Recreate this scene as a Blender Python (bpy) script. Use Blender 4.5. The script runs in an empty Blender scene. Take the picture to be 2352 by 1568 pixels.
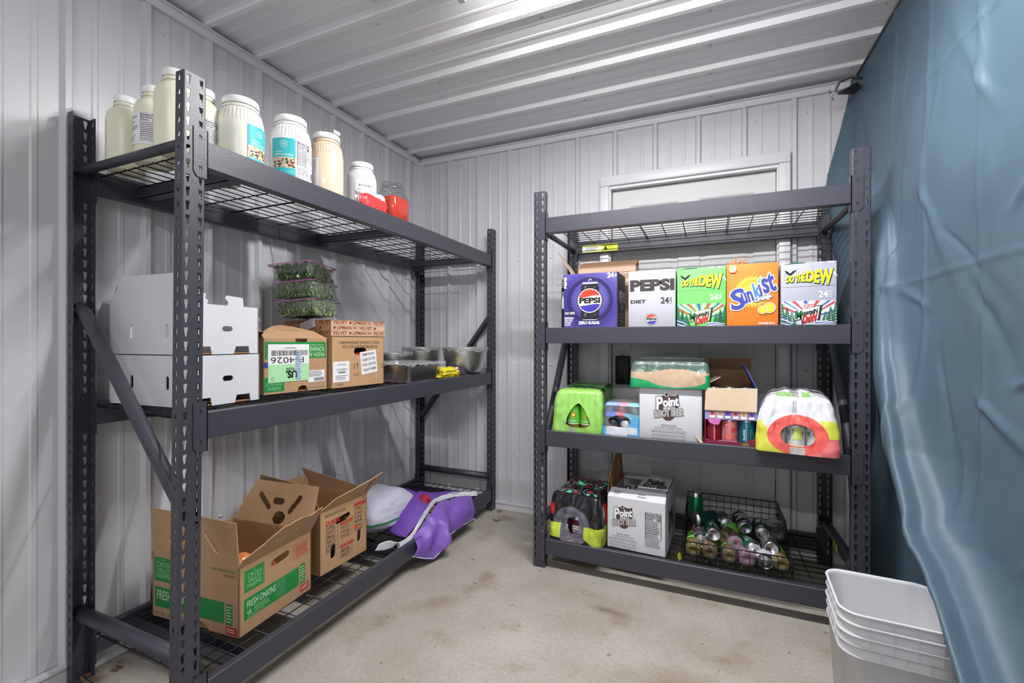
import bpy, bmesh, math, random
from mathutils import Vector, Matrix, noise
from mathutils.geometry import tessellate_polygon
PI = math.pi
random.seed(7)
scene = bpy.context.scene
C = scene.collection

# ---------------- camera, world, lights, exposure ----------------
cam_d = bpy.data.cameras.new('camera'); cam = bpy.data.objects.new('camera', cam_d); C.objects.link(cam)
cam_d.sensor_width = 36; cam_d.lens = 16.0; cam_d.clip_start = .05
cam.location = (0, 0, 1.0993)
cam.rotation_euler = (PI/2, -.0012, .41)
scene.camera = cam
W = bpy.data.worlds.new('world'); scene.world = W; W.use_nodes = True
W.node_tree.nodes['Background'].inputs[0].default_value = (.93, .95, 1, 1)
W.node_tree.nodes['Background'].inputs[1].default_value = .98
def area(name, loc, sx, sy, power, col=(1, .99, .985), rot=(0, 0, 0)):
    d = bpy.data.lights.new(name, 'AREA'); d.shape = 'RECTANGLE'; d.size = sx; d.size_y = sy; d.energy = power; d.color = col
    o = bpy.data.objects.new(name, d); C.objects.link(o); o.location = loc; o.rotation_euler = rot
    return o
area('tube_light_front', (-.22, 1.40, 2.30), 1.15, .04, 41)
area('rear_fill_light', (-.22, -.9, 2.30), 1.15, .05, 14)  # fill lamp added behind the camera, out of view
FRONT_TUBE = 85   # radiance of the bare tubes of the ceiling fixture and the added rear fill
REAR_FILL = 85
vs = scene.view_settings
vs.view_transform = 'Standard'; vs.look = 'None'; vs.gamma = 1; vs.use_curve_mapping = False; vs.exposure = .12

# ---------------- materials ----------------
MATS = {}
def lin(c):
    c /= 255
    return c/12.92 if c <= .04045 else ((c+.055)/1.055)**2.4
def mat(name, rgb=(200, 200, 200), rough=.5, metal=0, bump=0, bscale=200, var=0, vscale=8, trans=0, ior=1.45, sss=0, alpha=1, spec=.5, coat=0, emit=0):
    if name in MATS: return MATS[name]
    m = bpy.data.materials.new(name); m.use_nodes = True; nt = m.node_tree; b = nt.nodes['Principled BSDF']
    col = tuple(lin(c) for c in rgb)+(1,)
    b.inputs['Base Color'].default_value = col
    b.inputs['Roughness'].default_value = rough; b.inputs['Metallic'].default_value = metal
    b.inputs['Specular IOR Level'].default_value = spec
    b.inputs['IOR'].default_value = ior
    if trans: b.inputs['Transmission Weight'].default_value = trans
    if coat: b.inputs['Coat Weight'].default_value = coat; b.inputs['Coat Roughness'].default_value = .1
    if sss: b.inputs['Subsurface Weight'].default_value = sss; b.inputs['Subsurface Radius'].default_value = (.02, .02, .015)
    if alpha < 1: b.inputs['Alpha'].default_value = alpha
    if emit:
        m.cycles.emission_sampling = 'FRONT_BACK'
        b.inputs['Emission Color'].default_value = col; b.inputs['Emission Strength'].default_value = emit
    if bump or var:
        tc = nt.nodes.new('ShaderNodeTexCoord')
    if bump:
        n = nt.nodes.new('ShaderNodeTexNoise'); n.inputs['Scale'].default_value = bscale; n.inputs['Detail'].default_value = 3
        bp = nt.nodes.new('ShaderNodeBump'); bp.inputs['Strength'].default_value = bump; bp.inputs['Distance'].default_value = .002
        nt.links.new(tc.outputs['Object'], n.inputs['Vector']); nt.links.new(n.outputs['Fac'], bp.inputs['Height']); nt.links.new(bp.outputs['Normal'], b.inputs['Normal'])
    if var:
        n = nt.nodes.new('ShaderNodeTexNoise'); n.inputs['Scale'].default_value = vscale; n.inputs['Detail'].default_value = 6
        r = nt.nodes.new('ShaderNodeValToRGB')
        r.color_ramp.elements[0].position = .3; r.color_ramp.elements[1].position = .7
        r.color_ramp.elements[0].color = tuple(max(0, c*(1-var)) for c in col[:3])+(1,)
        r.color_ramp.elements[1].color = tuple(min(1, c*(1+var)) for c in col[:3])+(1,)
        nt.links.new(tc.outputs['Object'], n.inputs['Vector']); nt.links.new(n.outputs['Fac'], r.inputs['Fac']); nt.links.new(r.outputs['Color'], b.inputs['Base Color'])
    MATS[name] = m
    return m
_cc = {}
def col(r, g, b, rough=.5):
    k = 'print_%d_%d_%d' % (r, g, b)
    return mat(k, (r, g, b), rough)
def film(name, rgb=(255, 255, 255), clear=.8, rough=.08):
    if name in MATS: return MATS[name]
    m = bpy.data.materials.new(name); m.use_nodes = True; nt = m.node_tree; nt.nodes.clear()
    o = nt.nodes.new('ShaderNodeOutputMaterial'); mx = nt.nodes.new('ShaderNodeMixShader'); t = nt.nodes.new('ShaderNodeBsdfTransparent'); p = nt.nodes.new('ShaderNodeBsdfPrincipled')
    p.inputs['Base Color'].default_value = tuple(lin(c) for c in rgb)+(1,); p.inputs['Roughness'].default_value = rough; p.inputs['Specular IOR Level'].default_value = 1
    mx.inputs[0].default_value = clear
    nt.links.new(p.outputs[0], mx.inputs[1]); nt.links.new(t.outputs[0], mx.inputs[2]); nt.links.new(mx.outputs[0], o.inputs[0])
    MATS[name] = m
    return m
RACK = mat('rack_metal', (58, 58, 68), .38, 0, bump=.25, bscale=420, var=.1, vscale=300, spec=.6)
WIRE = mat('wire_black', (34, 33, 35), .35, .3)
WALL = mat('wall_white_metal', (206, 206, 211), .33, 0, var=.015, vscale=3, spec=.4)
CEILM = mat('ceiling_white_metal', (232, 232, 236), .34, var=.015, vscale=3, spec=.4)
TRIMM = mat('trim_white_metal', (216, 216, 220), .35)
DOORM = mat('door_paint', (205, 206, 208), .5)
CARD = mat('cardboard', (178, 143, 108), .85, var=.05, vscale=25, bump=.1, bscale=150)
CARDIN = mat('cardboard_inner', (160, 120, 84), .9, var=.06, vscale=30)
CARDL = mat('cardboard_light', (204, 176, 150), .85, var=.03, vscale=25)
WHITEB = mat('white_board', (210, 211, 217), .6, var=.01, vscale=10)
BLACK = col(25, 24, 28); WHITE = col(235, 235, 238); INK = col(60, 55, 58)
GREEN = col(38, 135, 66); RED = col(190, 45, 45)
STEEL = mat('brushed_steel', (200, 200, 198), .34, 1, bump=.05, bscale=60)
ALU = mat('aluminium', (205, 205, 210), .25, 1)
FILM = film('clear_film', (200, 200, 205), .8, .12)

# ---------------- mesh helpers ----------------
class MB:
    def __init__(s): s.v = []; s.f = []; s.mi = []; s.sm = []; s.mats = []; s.T = Matrix()
    def add(s, vs, fs, m, smooth=False):
        o = len(s.v); T = s.T
        s.v.extend([tuple(T @ Vector(p)) for p in vs])
        if not callable(m):
            if m not in s.mats: s.mats.append(m)
            i = s.mats.index(m)
        for k, f in enumerate(fs):
            if callable(m):
                mm = m(k)
                if mm not in s.mats: s.mats.append(mm)
                i = s.mats.index(mm)
            s.f.append(tuple(o+j for j in f)); s.mi.append(i); s.sm.append(smooth)
        return s
    def build(s, name, parent=None, label=None):
        me = bpy.data.meshes.new(name); me.from_pydata(s.v, [], s.f)
        for m in s.mats: me.materials.append(m)
        me.polygons.foreach_set('material_index', s.mi); me.polygons.foreach_set('use_smooth', s.sm)
        me.update()
        o = bpy.data.objects.new(name, me); C.objects.link(o)
        if parent: o.parent = parent
        if label: o['label'] = label
        return o
    def box(s, x0, x1, y0, y1, z0, z1, m):
        v = [(x, y, z) for z in (z0, z1) for y in (y0, y1) for x in (x0, x1)]
        return s.add(v, [(0, 2, 3, 1), (4, 5, 7, 6), (0, 1, 5, 4), (2, 6, 7, 3), (0, 4, 6, 2), (1, 3, 7, 5)], m)
    def rbox(s, x0, x1, y0, y1, z0, z1, m, r=.002, seg=2, smooth=True):
        bm = bmesh.new(); bmesh.ops.create_cube(bm, size=1)
        for v in bm.verts: v.co = ((x0+x1)/2+v.co.x*(x1-x0), (y0+y1)/2+v.co.y*(y1-y0), (z0+z1)/2+v.co.z*(z1-z0))
        bmesh.ops.bevel(bm, geom=bm.edges[:], offset=r, segments=seg, affect='EDGES', profile=.5)
        bm.verts.index_update()
        s.add([v.co[:] for v in bm.verts], [[v.index for v in f.verts] for f in bm.faces], m, smooth); bm.free(); return s
    def tube(s, pts, r, m, n=6, cap=True, flat=1, smooth=True):
        pts = [Vector(p) for p in pts]; rings = []; up = None
        for i, p in enumerate(pts):
            d = (pts[min(i+1, len(pts)-1)]-pts[max(i-1, 0)]).normalized()
            if up is None: up = Vector((0, 0, 1)) if abs(d.z) < .9 else Vector((0, 1, 0))
            a = d.cross(up)
            if a.length < 1e-5: a = d.orthogonal()
            a.normalize(); b = a.cross(d).normalized()
            rr = r[i] if isinstance(r, (list, tuple)) else r
            rings.append([p+a*math.cos(2*PI*k/n)*rr+b*math.sin(2*PI*k/n)*rr*flat for k in range(n)])
        v = [q for R in rings for q in R]; f = []
        for i in range(len(pts)-1):
            for k in range(n): f.append((i*n+k, i*n+(k+1) % n, (i+1)*n+(k+1) % n, (i+1)*n+k))
        if cap: f.append(tuple(range(n))[::-1]); f.append(tuple(len(v)-n+k for k in range(n)))
        return s.add(v, f, m, smooth)
    def lathe(s, prof, m, n=32, smooth=True, c=(0, 0), sq=0, cap=False):
        v = []; f = []
        for r, z in prof:
            for k in range(n):
                a = 2*PI*k/n; q = 1
                if sq: q = (abs(math.cos(a))**sq+abs(math.sin(a))**sq)**(-1/sq)
                v.append((c[0]+r*q*math.cos(a), c[1]+r*q*math.sin(a), z))
        for i in range(len(prof)-1):
            for k in range(n): f.append((i*n+k, i*n+(k+1) % n, (i+1)*n+(k+1) % n, (i+1)*n+k))
        if cap: f.append(tuple(range(n))[::-1]); f.append(tuple(len(v)-n+k for k in range(n)))
        return s.add(v, f, m, smooth)
    def plate(s, outer, holes, t, m, M=None, medge=None):
        """polygon with holes in local xy, thickness t towards -z of the frame M"""
        M = M or Matrix(); loops = [outer]+list(holes)
        tri = tessellate_polygon([[Vector((p[0], p[1], 0)) for p in L] for L in loops])
        pts = [p for L in loops for p in L]; n = len(pts)
        v = [M @ Vector((p[0], p[1], 0)) for p in pts]+[M @ Vector((p[0], p[1], -t)) for p in pts]
        s.add(v, [tuple(q) for q in tri]+[(a+n, c+n, b+n) for a, b, c in tri], m)
        f = []; o = 0
        for L in loops:
            k = len(L)
            for i in range(k): f.append((o+i, o+(i+1) % k, n+o+(i+1) % k, n+o+i))
            o += k
        return s.add(v, f, medge or m)
    def grid(s, fn, nu, nv, m, smooth=True, keep=None, wrap=False):
        """fn(u,v)->point or None; m material or fn(u,v)->material"""
        v = []; ok = []
        for j in range(nv+1):
            for i in range(nu+1):
                v.append(fn(i/nu, j/nv))
        f = []; ms = []
        for j in range(nv):
            for i in range(nu):
                u, w = (i+.5)/nu, (j+.5)/nv
                if keep and not keep(u, w): continue
                a = j*(nu+1)+i
                f.append((a, a+1, a+nu+2, a+nu+1)); ms.append(m(u, w) if callable(m) else m)
        return s.add(v, f, (lambda k: ms[k]), smooth)

def frame(o, u, v):
    """matrix whose local x is u, local y is v, z the outward normal"""
    u = Vector(u).normalized(); v = Vector(v).normalized(); w = u.cross(v).normalized(); v = w.cross(u)
    return Matrix(((u.x, v.x, w.x, o[0]), (u.y, v.y, w.y, o[1]), (u.z, v.z, w.z, o[2]), (0, 0, 0, 1)))

_tx = {}
def textmesh(t, off=0.0, shear=0.0):
    k = (t, off, shear)
    if k in _tx: return _tx[k]
    cu = bpy.data.curves.new('lettering', 'FONT'); cu.body = t; cu.offset = off; cu.shear = shear; cu.resolution_u = 3; cu.fill_mode = 'FRONT'
    ob = bpy.data.objects.new('lettering', cu); me = ob.to_mesh()
    vs = [tuple(v.co[:2]) for v in me.vertices]; fs = [tuple(p.vertices) for p in me.polygons]
    ob.to_mesh_clear(); bpy.data.objects.remove(ob); bpy.data.curves.remove(cu)
    if not vs: vs = [(0, 0), (1, 0), (0, 1)]; fs = []
    b = (min(p[0] for p in vs), min(p[1] for p in vs), max(p[0] for p in vs), max(p[1] for p in vs))
    _tx[k] = (vs, fs, b); return _tx[k]

class Art:
    """draws flat print on a face; P(u,v,h)->3D point, u,v in 0..1, ax = width, ay = height in metres"""
    def __init__(s, mb, P, ax, ay): s.mb = mb; s.P = P; s.ax = ax; s.ay = ay; s.h = .0004; s.bend = False
    def up(s, d=.00018): s.h += d; return s
    def rect(s, x0, y0, x1, y1, m, n=1):
        if s.bend: n = max(n, int(abs(x1-x0)*24)+1)
        v = []
        for i in range(n+1):
            x = x0+(x1-x0)*i/n
            v += [s.P(x, y0, s.h), s.P(x, y1, s.h)]
        s.mb.add(v, [(2*i, 2*i+2, 2*i+3, 2*i+1) for i in range(n)], m); return s
    def poly(s, pts, m):
        tri = tessellate_polygon([[Vector((p[0], p[1], 0)) for p in pts]])
        s.mb.add([s.P(p[0], p[1], s.h) for p in pts], [tuple(t) for t in tri], m); return s
    def disc(s, cx, cy, r, m, n=36, a0=0, a1=2*PI, ry=None):
        """r in units of u; circle kept round"""
        ry = ry or r*s.ax/s.ay
        v = [s.P(cx+r*math.cos(a0+(a1-a0)*k/n), cy+ry*math.sin(a0+(a1-a0)*k/n), s.h) for k in range(n+1)]
        s.mb.add(v, [tuple(range(n+1))], m); return s
    def ring(s, cx, cy, r0, r1, m, n=40, a0=0, a1=2*PI):
        q = s.ax/s.ay; v = []
        for k in range(n+1):
            a = a0+(a1-a0)*k/n
            for r in (r0, r1): v.append(s.P(cx+r*math.cos(a), cy+r*q*math.sin(a), s.h))
        s.mb.add(v, [(2*i, 2*i+1, 2*i+3, 2*i+2) for i in range(n)], m); return s
    def text(s, t, x0, y0, x1, y1, m, off=0.0, shear=0.0, rot=0, fn=None):
        """fits the text to the box; rot in degrees turns it about the box centre"""
        vs, fs, b0 = textmesh(t, 0.0, shear); vs, fs, b = textmesh(t, off, shear)
        cx, cy = (x0+x1)/2, (y0+y1)/2; w = (x1-x0)*s.ax; h = (y1-y0)*s.ay
        ca, sa = math.cos(math.radians(rot)), math.sin(math.radians(rot)); out = []
        for px, py in vs:
            a = (px-b0[0])/(b0[2]-b0[0])-.5; c = (py-b0[1])/(b0[3]-b0[1])-.5
            if fn: a, c = fn(a, c)
            X = a*w; Y = c*h
            out.append(s.P(cx+(X*ca-Y*sa)/s.ax, cy+(X*sa+Y*ca)/s.ay, s.h))
        s.mb.add(out, fs, m); return s
    def stamp(s, t, x0, y0, x1, y1, m, r, off=.02, **k):
        """thick outline: the same word printed a few times round a small circle; r in metres"""
        for q in range(12):
            dx = r*math.cos(PI*q/6)/s.ax; dy = r*math.sin(PI*q/6)/s.ay; s.h += .000004
            s.text(t, x0+dx, y0+dy, x1+dx, y1+dy, m, off=off, **k)
        return s
    def outlined(s, t, x0, y0, x1, y1, m, mo, off=.06, inner=0.02, **k):
        s.text(t, x0, y0, x1, y1, mo, off=off, **k); s.up(); s.text(t, x0, y0, x1, y1, m, off=inner, **k); return s.up()
    def bars(s, x0, y0, x1, y1, m, n=22):
        rnd = random.Random(n); x = x0; w = (x1-x0)/n
        while x < x1-w*.3:
            b = w*rnd.choice((.3, .5, .8)); s.rect(x, y0, min(x+b, x1), y1, m); x += b+w*rnd.choice((.3, .5, .6))
        return s
    def lines(s, x0, y0, x1, y1, m, n=5, fill=.45, seed=1, words=True):
        """rows of tiny print too small to read"""
        rnd = random.Random(seed); dy = (y1-y0)/n
        for i in range(n):
            y = y1-dy*(i+.5-fill/2)-dy*fill; x = x0; e = x0+(x1-x0)*rnd.uniform(.75, 1)
            while x < e:
                w = (x1-x0)*(rnd.uniform(.03, .13) if words else 1); s.rect(x, y, min(x+w, e), y+dy*fill, m); x += w+(x1-x0)*.02
        return s

def flat_art(mb, M, w, h):
    a = Art(mb, lambda u, v, d: M @ Vector((u*w, v*h, d)), w, h); return a
def front_art(mb, w, h, x=0, y=0, z=0):
    return flat_art(mb, frame((x, y, z), (1, 0, 0), (0, 0, 1)), w, h)

def thing(name, label, cat, loc=(0, 0, 0), rz=0, group=None, rot=None):
    o = bpy.data.objects.new(name, None); C.objects.link(o); o.empty_display_size = .05
    o.location = loc; o.rotation_euler = rot or (0, 0, math.radians(rz)); o['label'] = label; o['category'] = cat
    if group: o['group'] = group
    return o
def tag(o, label, cat, group=None, kind=None):
    o['label'] = label; o['category'] = cat
    if group: o['group'] = group
    if kind: o['kind'] = kind
    return o
def struct(name, mb):
    o = mb.build(name); o['kind'] = 'structure'; return o
def sm(o, ang=40):
    return o
# ---------------- room ----------------
CEIL = 2.3824; WX = -1.9017; WY = 2.7143; PITCH = .2286
def rib_profile(a0, a1, first, depth, base, big=.0, flat=.035, top=.016, minor=True):
    """list of (position, height) for a ribbed sheet between a0 and a1"""
    pts = []
    k0 = math.floor((a0-first)/PITCH)-1; p = first+k0*PITCH
    while p < a1+PITCH:
        for d, h in ((-flat/2, 0), (-top/2, depth), (top/2, depth), (flat/2, 0)): pts.append((p+d, h))
        if minor:
            for q in (PITCH/3, 2*PITCH/3):
                for d, h in ((-.011, 0), (-.006, .003), (.006, .003), (.011, 0)): pts.append((p+q+d, h))
        p += PITCH
    pts = [q for q in pts if a0 < q[0] < a1]
    return [(a0, 0)]+pts+[(a1, 0)]
# back wall: sheet at y = WY+.02, ribs stand out towards the room; a doorway is left open
DX0, DX1, DZ = -.585, .357, 2.058
mb = MB()
def wall_strip(mb, pr, z0, z1, P):
    v = []
    for a, h in pr: v += [P(a, h, z0), P(a, h, z1)]
    mb.add(v, [(2*i, 2*i+2, 2*i+3, 2*i+1) for i in range(len(pr)-1)], WALL)
PB = lambda a, h, z: (a, WY+.02-h, z)
for a0, a1, z0, z1 in ((WX-.03, DX0, 0, CEIL+.03), (DX0, DX1, DZ, CEIL+.03), (DX1, 3.6, 0, CEIL+.03)):
    wall_strip(mb, rib_profile(a0, a1, -1.66, .019, 0), z0, z1, PB)
rnd = random.Random(3)
def screw(mb, M):
    mb.T = M
    mb.lathe([(0, .0035), (.004, .0035), (.0045, .001), (.008, .0008), (.008, 0)], TRIMM, 10); mb.T = Matrix()
for k in range(12):
    for z in (2.27, 1.63, .95, .35):
        x = -1.66+PITCH*k+.055
        if not (DX0-.03 < x < DX1+.03 and z < 2.1): screw(mb, frame((x, WY+.02, z), (1, 0, 0), (0, 0, 1)))
struct('wall_back', mb)
mb = MB()
wall_strip(mb, rib_profile(-3.2, WY+.04, 1.007, .019, 0), 0, CEIL+.03, lambda a, h, z: (WX-.02+h, a, z))
for k in range(-8, 8):
    for z in (2.27, 1.63, .95, .35): screw(mb, frame((WX-.02, 1.007+PITCH*k+.055, z), (0, 1, 0), (0, 0, 1)))
struct('wall_left', mb)
# ceiling sheet, ribs run across the room
mb = MB(); pr = rib_profile(-3.2, WY+.04, 1.209, .019, 0, flat=.05, top=.02); v = []
for a, h in pr: v += [(WX-.03, a, CEIL+.02-h), (3.6, a, CEIL+.02-h)]
mb.add(v, [(2*i, 2*i+1, 2*i+3, 2*i+2) for i in range(len(pr)-1)], CEILM)
for k in range(-8, 7):
    for x in (-1.25, -.62, .0, .62, 1.25): screw(mb, frame((x, 1.209+PITCH*k+.06, CEIL+.02), (1, 0, 0), (0, -1, 0)))
struct('ceiling', mb)
# floor: poured concrete
mb = MB(); mb.add([(-2.2, -3.2, 0), (3.6, -3.2, 0), (3.6, 3, 0), (-2.2, 3, 0)], [(0, 1, 2, 3)], None or mat('concrete', (163, 157, 147), .75))
m = MATS['concrete']; nt = m.node_tree; b = nt.nodes['Principled BSDF']; tc = nt.nodes.new('ShaderNodeTexCoord')
def noi(sc, det, lo, hi, c0, c1):
    n = nt.nodes.new('ShaderNodeTexNoise'); n.inputs['Scale'].default_value = sc; n.inputs['Detail'].default_value = det
    r = nt.nodes.new('ShaderNodeValToRGB'); e = r.color_ramp.elements; e[0].position = lo; e[1].position = hi; e[0].color = c0; e[1].color = c1
    nt.links.new(tc.outputs['Object'], n.inputs['Vector']); nt.links.new(n.outputs['Fac'], r.inputs['Fac']); return r, n
def g(r, g_, b_): return (lin(r), lin(g_), lin(b_), 1)
r1, n1 = noi(2.4, 8, .35, .68, g(156, 149, 138), g(178, 173, 165))
r2, n2 = noi(70, 6, .3, .7, g(238, 237, 236), g(255, 255, 255))
r4, n4 = noi(26, 2, .70, .76, g(255, 255, 255), g(196, 186, 174))
r3, n3 = noi(4.5, 5, .58, .78, g(255, 255, 255), g(214, 196, 174))
def mul(a, b_):
    x = nt.nodes.new('ShaderNodeMix'); x.data_type = 'RGBA'; x.blend_type = 'MULTIPLY'; x.inputs[0].default_value = 1
    nt.links.new(a, x.inputs[6]); nt.links.new(b_, x.inputs[7]); return x.outputs[2]
base_c = mul(mul(mul(r1.outputs[0], r2.outputs[0]), r3.outputs[0]), r4.outputs[0])
# worn stains of the slab, each an irregular patch at its own place: x, y, reach along x and y, turn, tint
wob = nt.nodes.new('ShaderNodeTexNoise'); wob.inputs['Scale'].default_value = 9; wob.inputs['Detail'].default_value = 5
nt.links.new(tc.outputs['Object'], wob.inputs['Vector'])
for sx, sy, ax_, ay_, tn, tint in ((-.955, 1.09, .085, .018, -.75, g(196, 182, 164)), (-.36, 1.86, .10, .030, -.1, g(206, 196, 184)), (-.78, 2.36, .09, .07, 0, g(216, 200, 182)), (-.60, 2.20, .16, .10, .3, g(226, 214, 200)), (-1.05, 1.62, .14, .07, .6, g(224, 214, 204)), (-1.84, .80, .12, .10, 0, g(150, 132, 112)), (-.1, 1.55, .2, .09, .2, g(228, 220, 210)), (-1.17, 2.58, .09, .06, 0, g(214, 202, 190))):
    mp = nt.nodes.new('ShaderNodeMapping'); mp.vector_type = 'TEXTURE'; mp.inputs['Location'].default_value = (sx, sy, 0); mp.inputs['Rotation'].default_value = (0, 0, tn); mp.inputs['Scale'].default_value = (ax_, ay_, 1)
    ln = nt.nodes.new('ShaderNodeVectorMath'); ln.operation = 'LENGTH'; ad = nt.nodes.new('ShaderNodeMath'); ad.operation = 'MULTIPLY_ADD'; ad.inputs[1].default_value = 1.6
    nt.links.new(tc.outputs['Object'], mp.inputs[0]); nt.links.new(mp.outputs[0], ln.inputs[0]); nt.links.new(wob.outputs['Fac'], ad.inputs[0]); nt.links.new(ln.outputs['Value'], ad.inputs[2])
    rp = nt.nodes.new('ShaderNodeValToRGB'); e = rp.color_ramp.elements; e[0].position = .50; e[1].position = .92; e[0].color = tint; e[1].color = (1, 1, 1, 1)
    hf = nt.nodes.new('ShaderNodeMath'); hf.operation = 'MULTIPLY'; hf.inputs[1].default_value = .5; nt.links.new(ad.outputs[0], hf.inputs[0]); nt.links.new(hf.outputs[0], rp.inputs['Fac'])
    base_c = mul(base_c, rp.outputs[0])
nt.links.new(base_c, b.inputs['Base Color'])
bp = nt.nodes.new('ShaderNodeBump'); bp.inputs['Strength'].default_value = .07; bp.inputs['Distance'].default_value = .003
nt.links.new(n2.outputs['Fac'], bp.inputs['Height']); nt.links.new(bp.outputs['Normal'], b.inputs['Normal'])
struct('floor', mb)
# far part of the room beyond the tarp, closed so that light bounces
mb = MB(); mb.add([(3.6, -3.2, 0), (3.6, 3, 0), (3.6, 3, 2.42), (3.6, -3.2, 2.42)], [(0, 1, 2, 3)], WALL); struct('wall_right', mb)
# trims
mb = MB()
mb.box(WX-.02, WX+.004, -3.2, WY+.02, CEIL-.035, CEIL+.002, TRIMM); mb.box(WX-.02, WX+.020, -3.2, WY+.02, CEIL-.005, CEIL, TRIMM)
struct('trim_1', mb)
mb = MB(); mb.box(WX-.02, 3.6, WY-.004, WY+.02, CEIL-.035, CEIL+.002, TRIMM); mb.box(WX, 3.6, WY-.02, WY+.02, CEIL-.005, CEIL, TRIMM); struct('trim_2', mb)
mb = MB(); mb.box(WX-.02, WX+.012, WY-.002, WY+.02, 0, CEIL-.035, TRIMM); mb.box(WX-.02, WX-.001, WY-.035, WY+.02, 0, CEIL-.035, TRIMM); struct('trim_3', mb)
mb = MB(); mb.box(WX-.015, WX+.004, -3.2, WY, 0, .055, TRIMM); mb.box(WX-.015, WX+.012, -3.2, WY, .05, .058, TRIMM); struct('baseboard_left', mb)
mb = MB()
for a0, a1 in ((WX-.02, DX0), (DX1, 3.6)):
    mb.box(a0, a1, WY-.004, WY+.02, 0, .045, TRIMM); mb.box(a0, a1, WY-.010, WY+.02, .04, .047, TRIMM)
struct('baseboard_back', mb)
mb = MB(); mb.box(WX-.03, WX-.002, .515, .575, 0, CEIL-.03, TRIMM); mb.box(WX-.02, WX+.003, .56, .572, 0, CEIL-.03, TRIMM); struct('trim_4', mb)
# door with casing, jambs, hinges
mb = MB()
for x0, x1, z0, z1 in ((-.602, -.548, 0, 2.018), (.325, .378, 0, 2.018), (-.602, .378, 2.0185, 2.078)):
    mb.rbox(x0, x1, WY-.022, WY+.03, z0, z1, TRIMM, .006, 2)
for x0, x1, z0, z1 in ((-.5475, -.540, 0, 2.003), (.319, .3245, 0, 2.003), (-.5475, .3245, 2.0035, 2.018)): mb.box(x0, x1, WY-.006, WY+.07, z0, z1, TRIMM)
struct('trim_5', mb)
d = thing('door_1', 'x', 'x', (0, 0, 0)); del d['label']; del d['category']; d['kind'] = 'structure'
mb = MB(); x0, x1 = -.536, .316; YD = WY+.045
mb.box(x0, x1, YD, YD+.04, .012, 2.0, DOORM)
def panel(mb, a, b_, c, e):
    lv = [(0, 0), (.008, -.006), (.022, -.006), (.045, -.001)]
    v = []
    for i, h in lv:
        for x, z in ((a+i, c+i), (b_-i, c+i), (b_-i, e-i), (a+i, e-i)): v.append((x, YD-.0065-h, z))
    f = []
    for k in range(3):
        for q in range(4): f.append((k*4+q, k*4+(q+1) % 4, k*4+4+(q+1) % 4, k*4+4+q))
    f.append((12, 13, 14, 15)); mb.add(v, f, DOORM)
for a, b_ in ((-.436, -.165), (-.055, .216)):
    for c, e in ((.23, .85), (1.0, 1.62), (1.70, 1.90)): panel(mb, a, b_, c, e)
for a, b_ in ((x0, -.436), (-.165, -.055), (.216, x1)): mb.box(a, b_, YD-.0065, YD-.0001, .012, 2.0, DOORM)
for a, b_ in ((-.436, -.165), (-.055, .216)):
    for c, e in ((.012, .23), (.85, 1.0), (1.62, 1.70), (1.90, 2.0)): mb.box(a, b_, YD-.0065, YD-.0001, c, e, DOORM)
mb.build('door_leaf', d)
BRASS = mat('hinge_metal', (150, 140, 105), .35, .8)
for z in (.33, 1.02, 1.80):
    mb = MB(); mb.tube([(.3205, YD-.012, z-.045), (.3205, YD-.012, z+.045)], .006, BRASS, 10); mb.box(.3165, .3245, YD-.01, YD-.006, z-.045, z+.045, BRASS); mb.build('hinge', d)
mb = MB(); SEAL = mat('weather_strip', (140, 125, 75), .7)
mb.box(x0-.003, x0+.0, YD-.004, YD+.03, .01, 2.0, SEAL); mb.box(x1, x1+.003, YD-.004, YD+.03, .01, 2.0, SEAL); mb.box(x0, x1, YD-.004, YD+.03, 2.0, 2.003, SEAL); mb.build('weather_strip', d)
mb = MB(); mb.T = frame((-.475, YD-.006, 1.022), (1, 0, 0), (0, 0, 1))
mb.lathe([(0, .012), (.008, .012), (.009, .008), (.03, .006), (.034, 0)], DOORM, 28); mb.lathe([(0, .0135), (.004, .0135), (.005, .012)], INK, 12); mb.build('deadbolt', d, 'round painted deadbolt plate')
# black keypad box hanging on the door, cable
k = thing('key_safe', 'black rounded box with a thin cable hanging on the white door', 'lock box', (-.474, YD-.0065, .93))
mb = MB(); mb.rbox(-.043, .043, -.022, 0, -.085, .085, mat('matte_black', (22, 22, 24), .5), .009, 3); mb.build('case', k)
mb = MB(); mb.T = frame((0, -.023, -.055), (1, 0, 0), (0, 0, 1)); mb.lathe([(.010, 0), (.011, .002), (.0, .003)], mat('gloss_black', (40, 40, 44), .2), 16); mb.build('button', k)
mb = MB(); mb.tube([(.0, -.024, -.055), (.03, -.026, -.058), (.07, -.01, -.056), (.12, -.006, -.05)], .0022, BLACK, 6); mb.build('cable', k)

# light fixture on the ceiling just above the view
f = thing('ceiling_light', 'long white strip light fixed across the ribbed ceiling', 'light', (-.22, 1.40, 2.36))
mb = MB(); mb.rbox(-.6, .6, -.024, .024, -.028, .002, TRIMM, .006); mb.build('housing', f)
mb = MB(); mb.tube([(-.575, 0, -.040), (.575, 0, -.040)], .010, mat('front_tube_glass', (255, 252, 250), .3, emit=FRONT_TUBE), 12); mb.build('tube', f)
for s in (-1, 1):
    mb = MB(); mb.box(s*.588-.012, s*.588+.012, -.018, .018, -.055, -.028, TRIMM); mb.build('lamp_holder', f)
f = thing('ceiling_light', 'added unseen white strip light for fill, on the ceiling behind the camera', 'light', (-.22, -.9, 2.36))  # unseen extra fixture, added only to fill in light from behind
mb = MB(); mb.rbox(-.6, .6, -.024, .024, -.028, .002, TRIMM, .006); mb.build('housing', f)
mb = MB(); mb.tube([(-.575, 0, -.040), (.575, 0, -.040)], .010, mat('rear_fill_glass', (255, 252, 250), .3, emit=REAR_FILL), 12); mb.build('tube', f)
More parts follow.
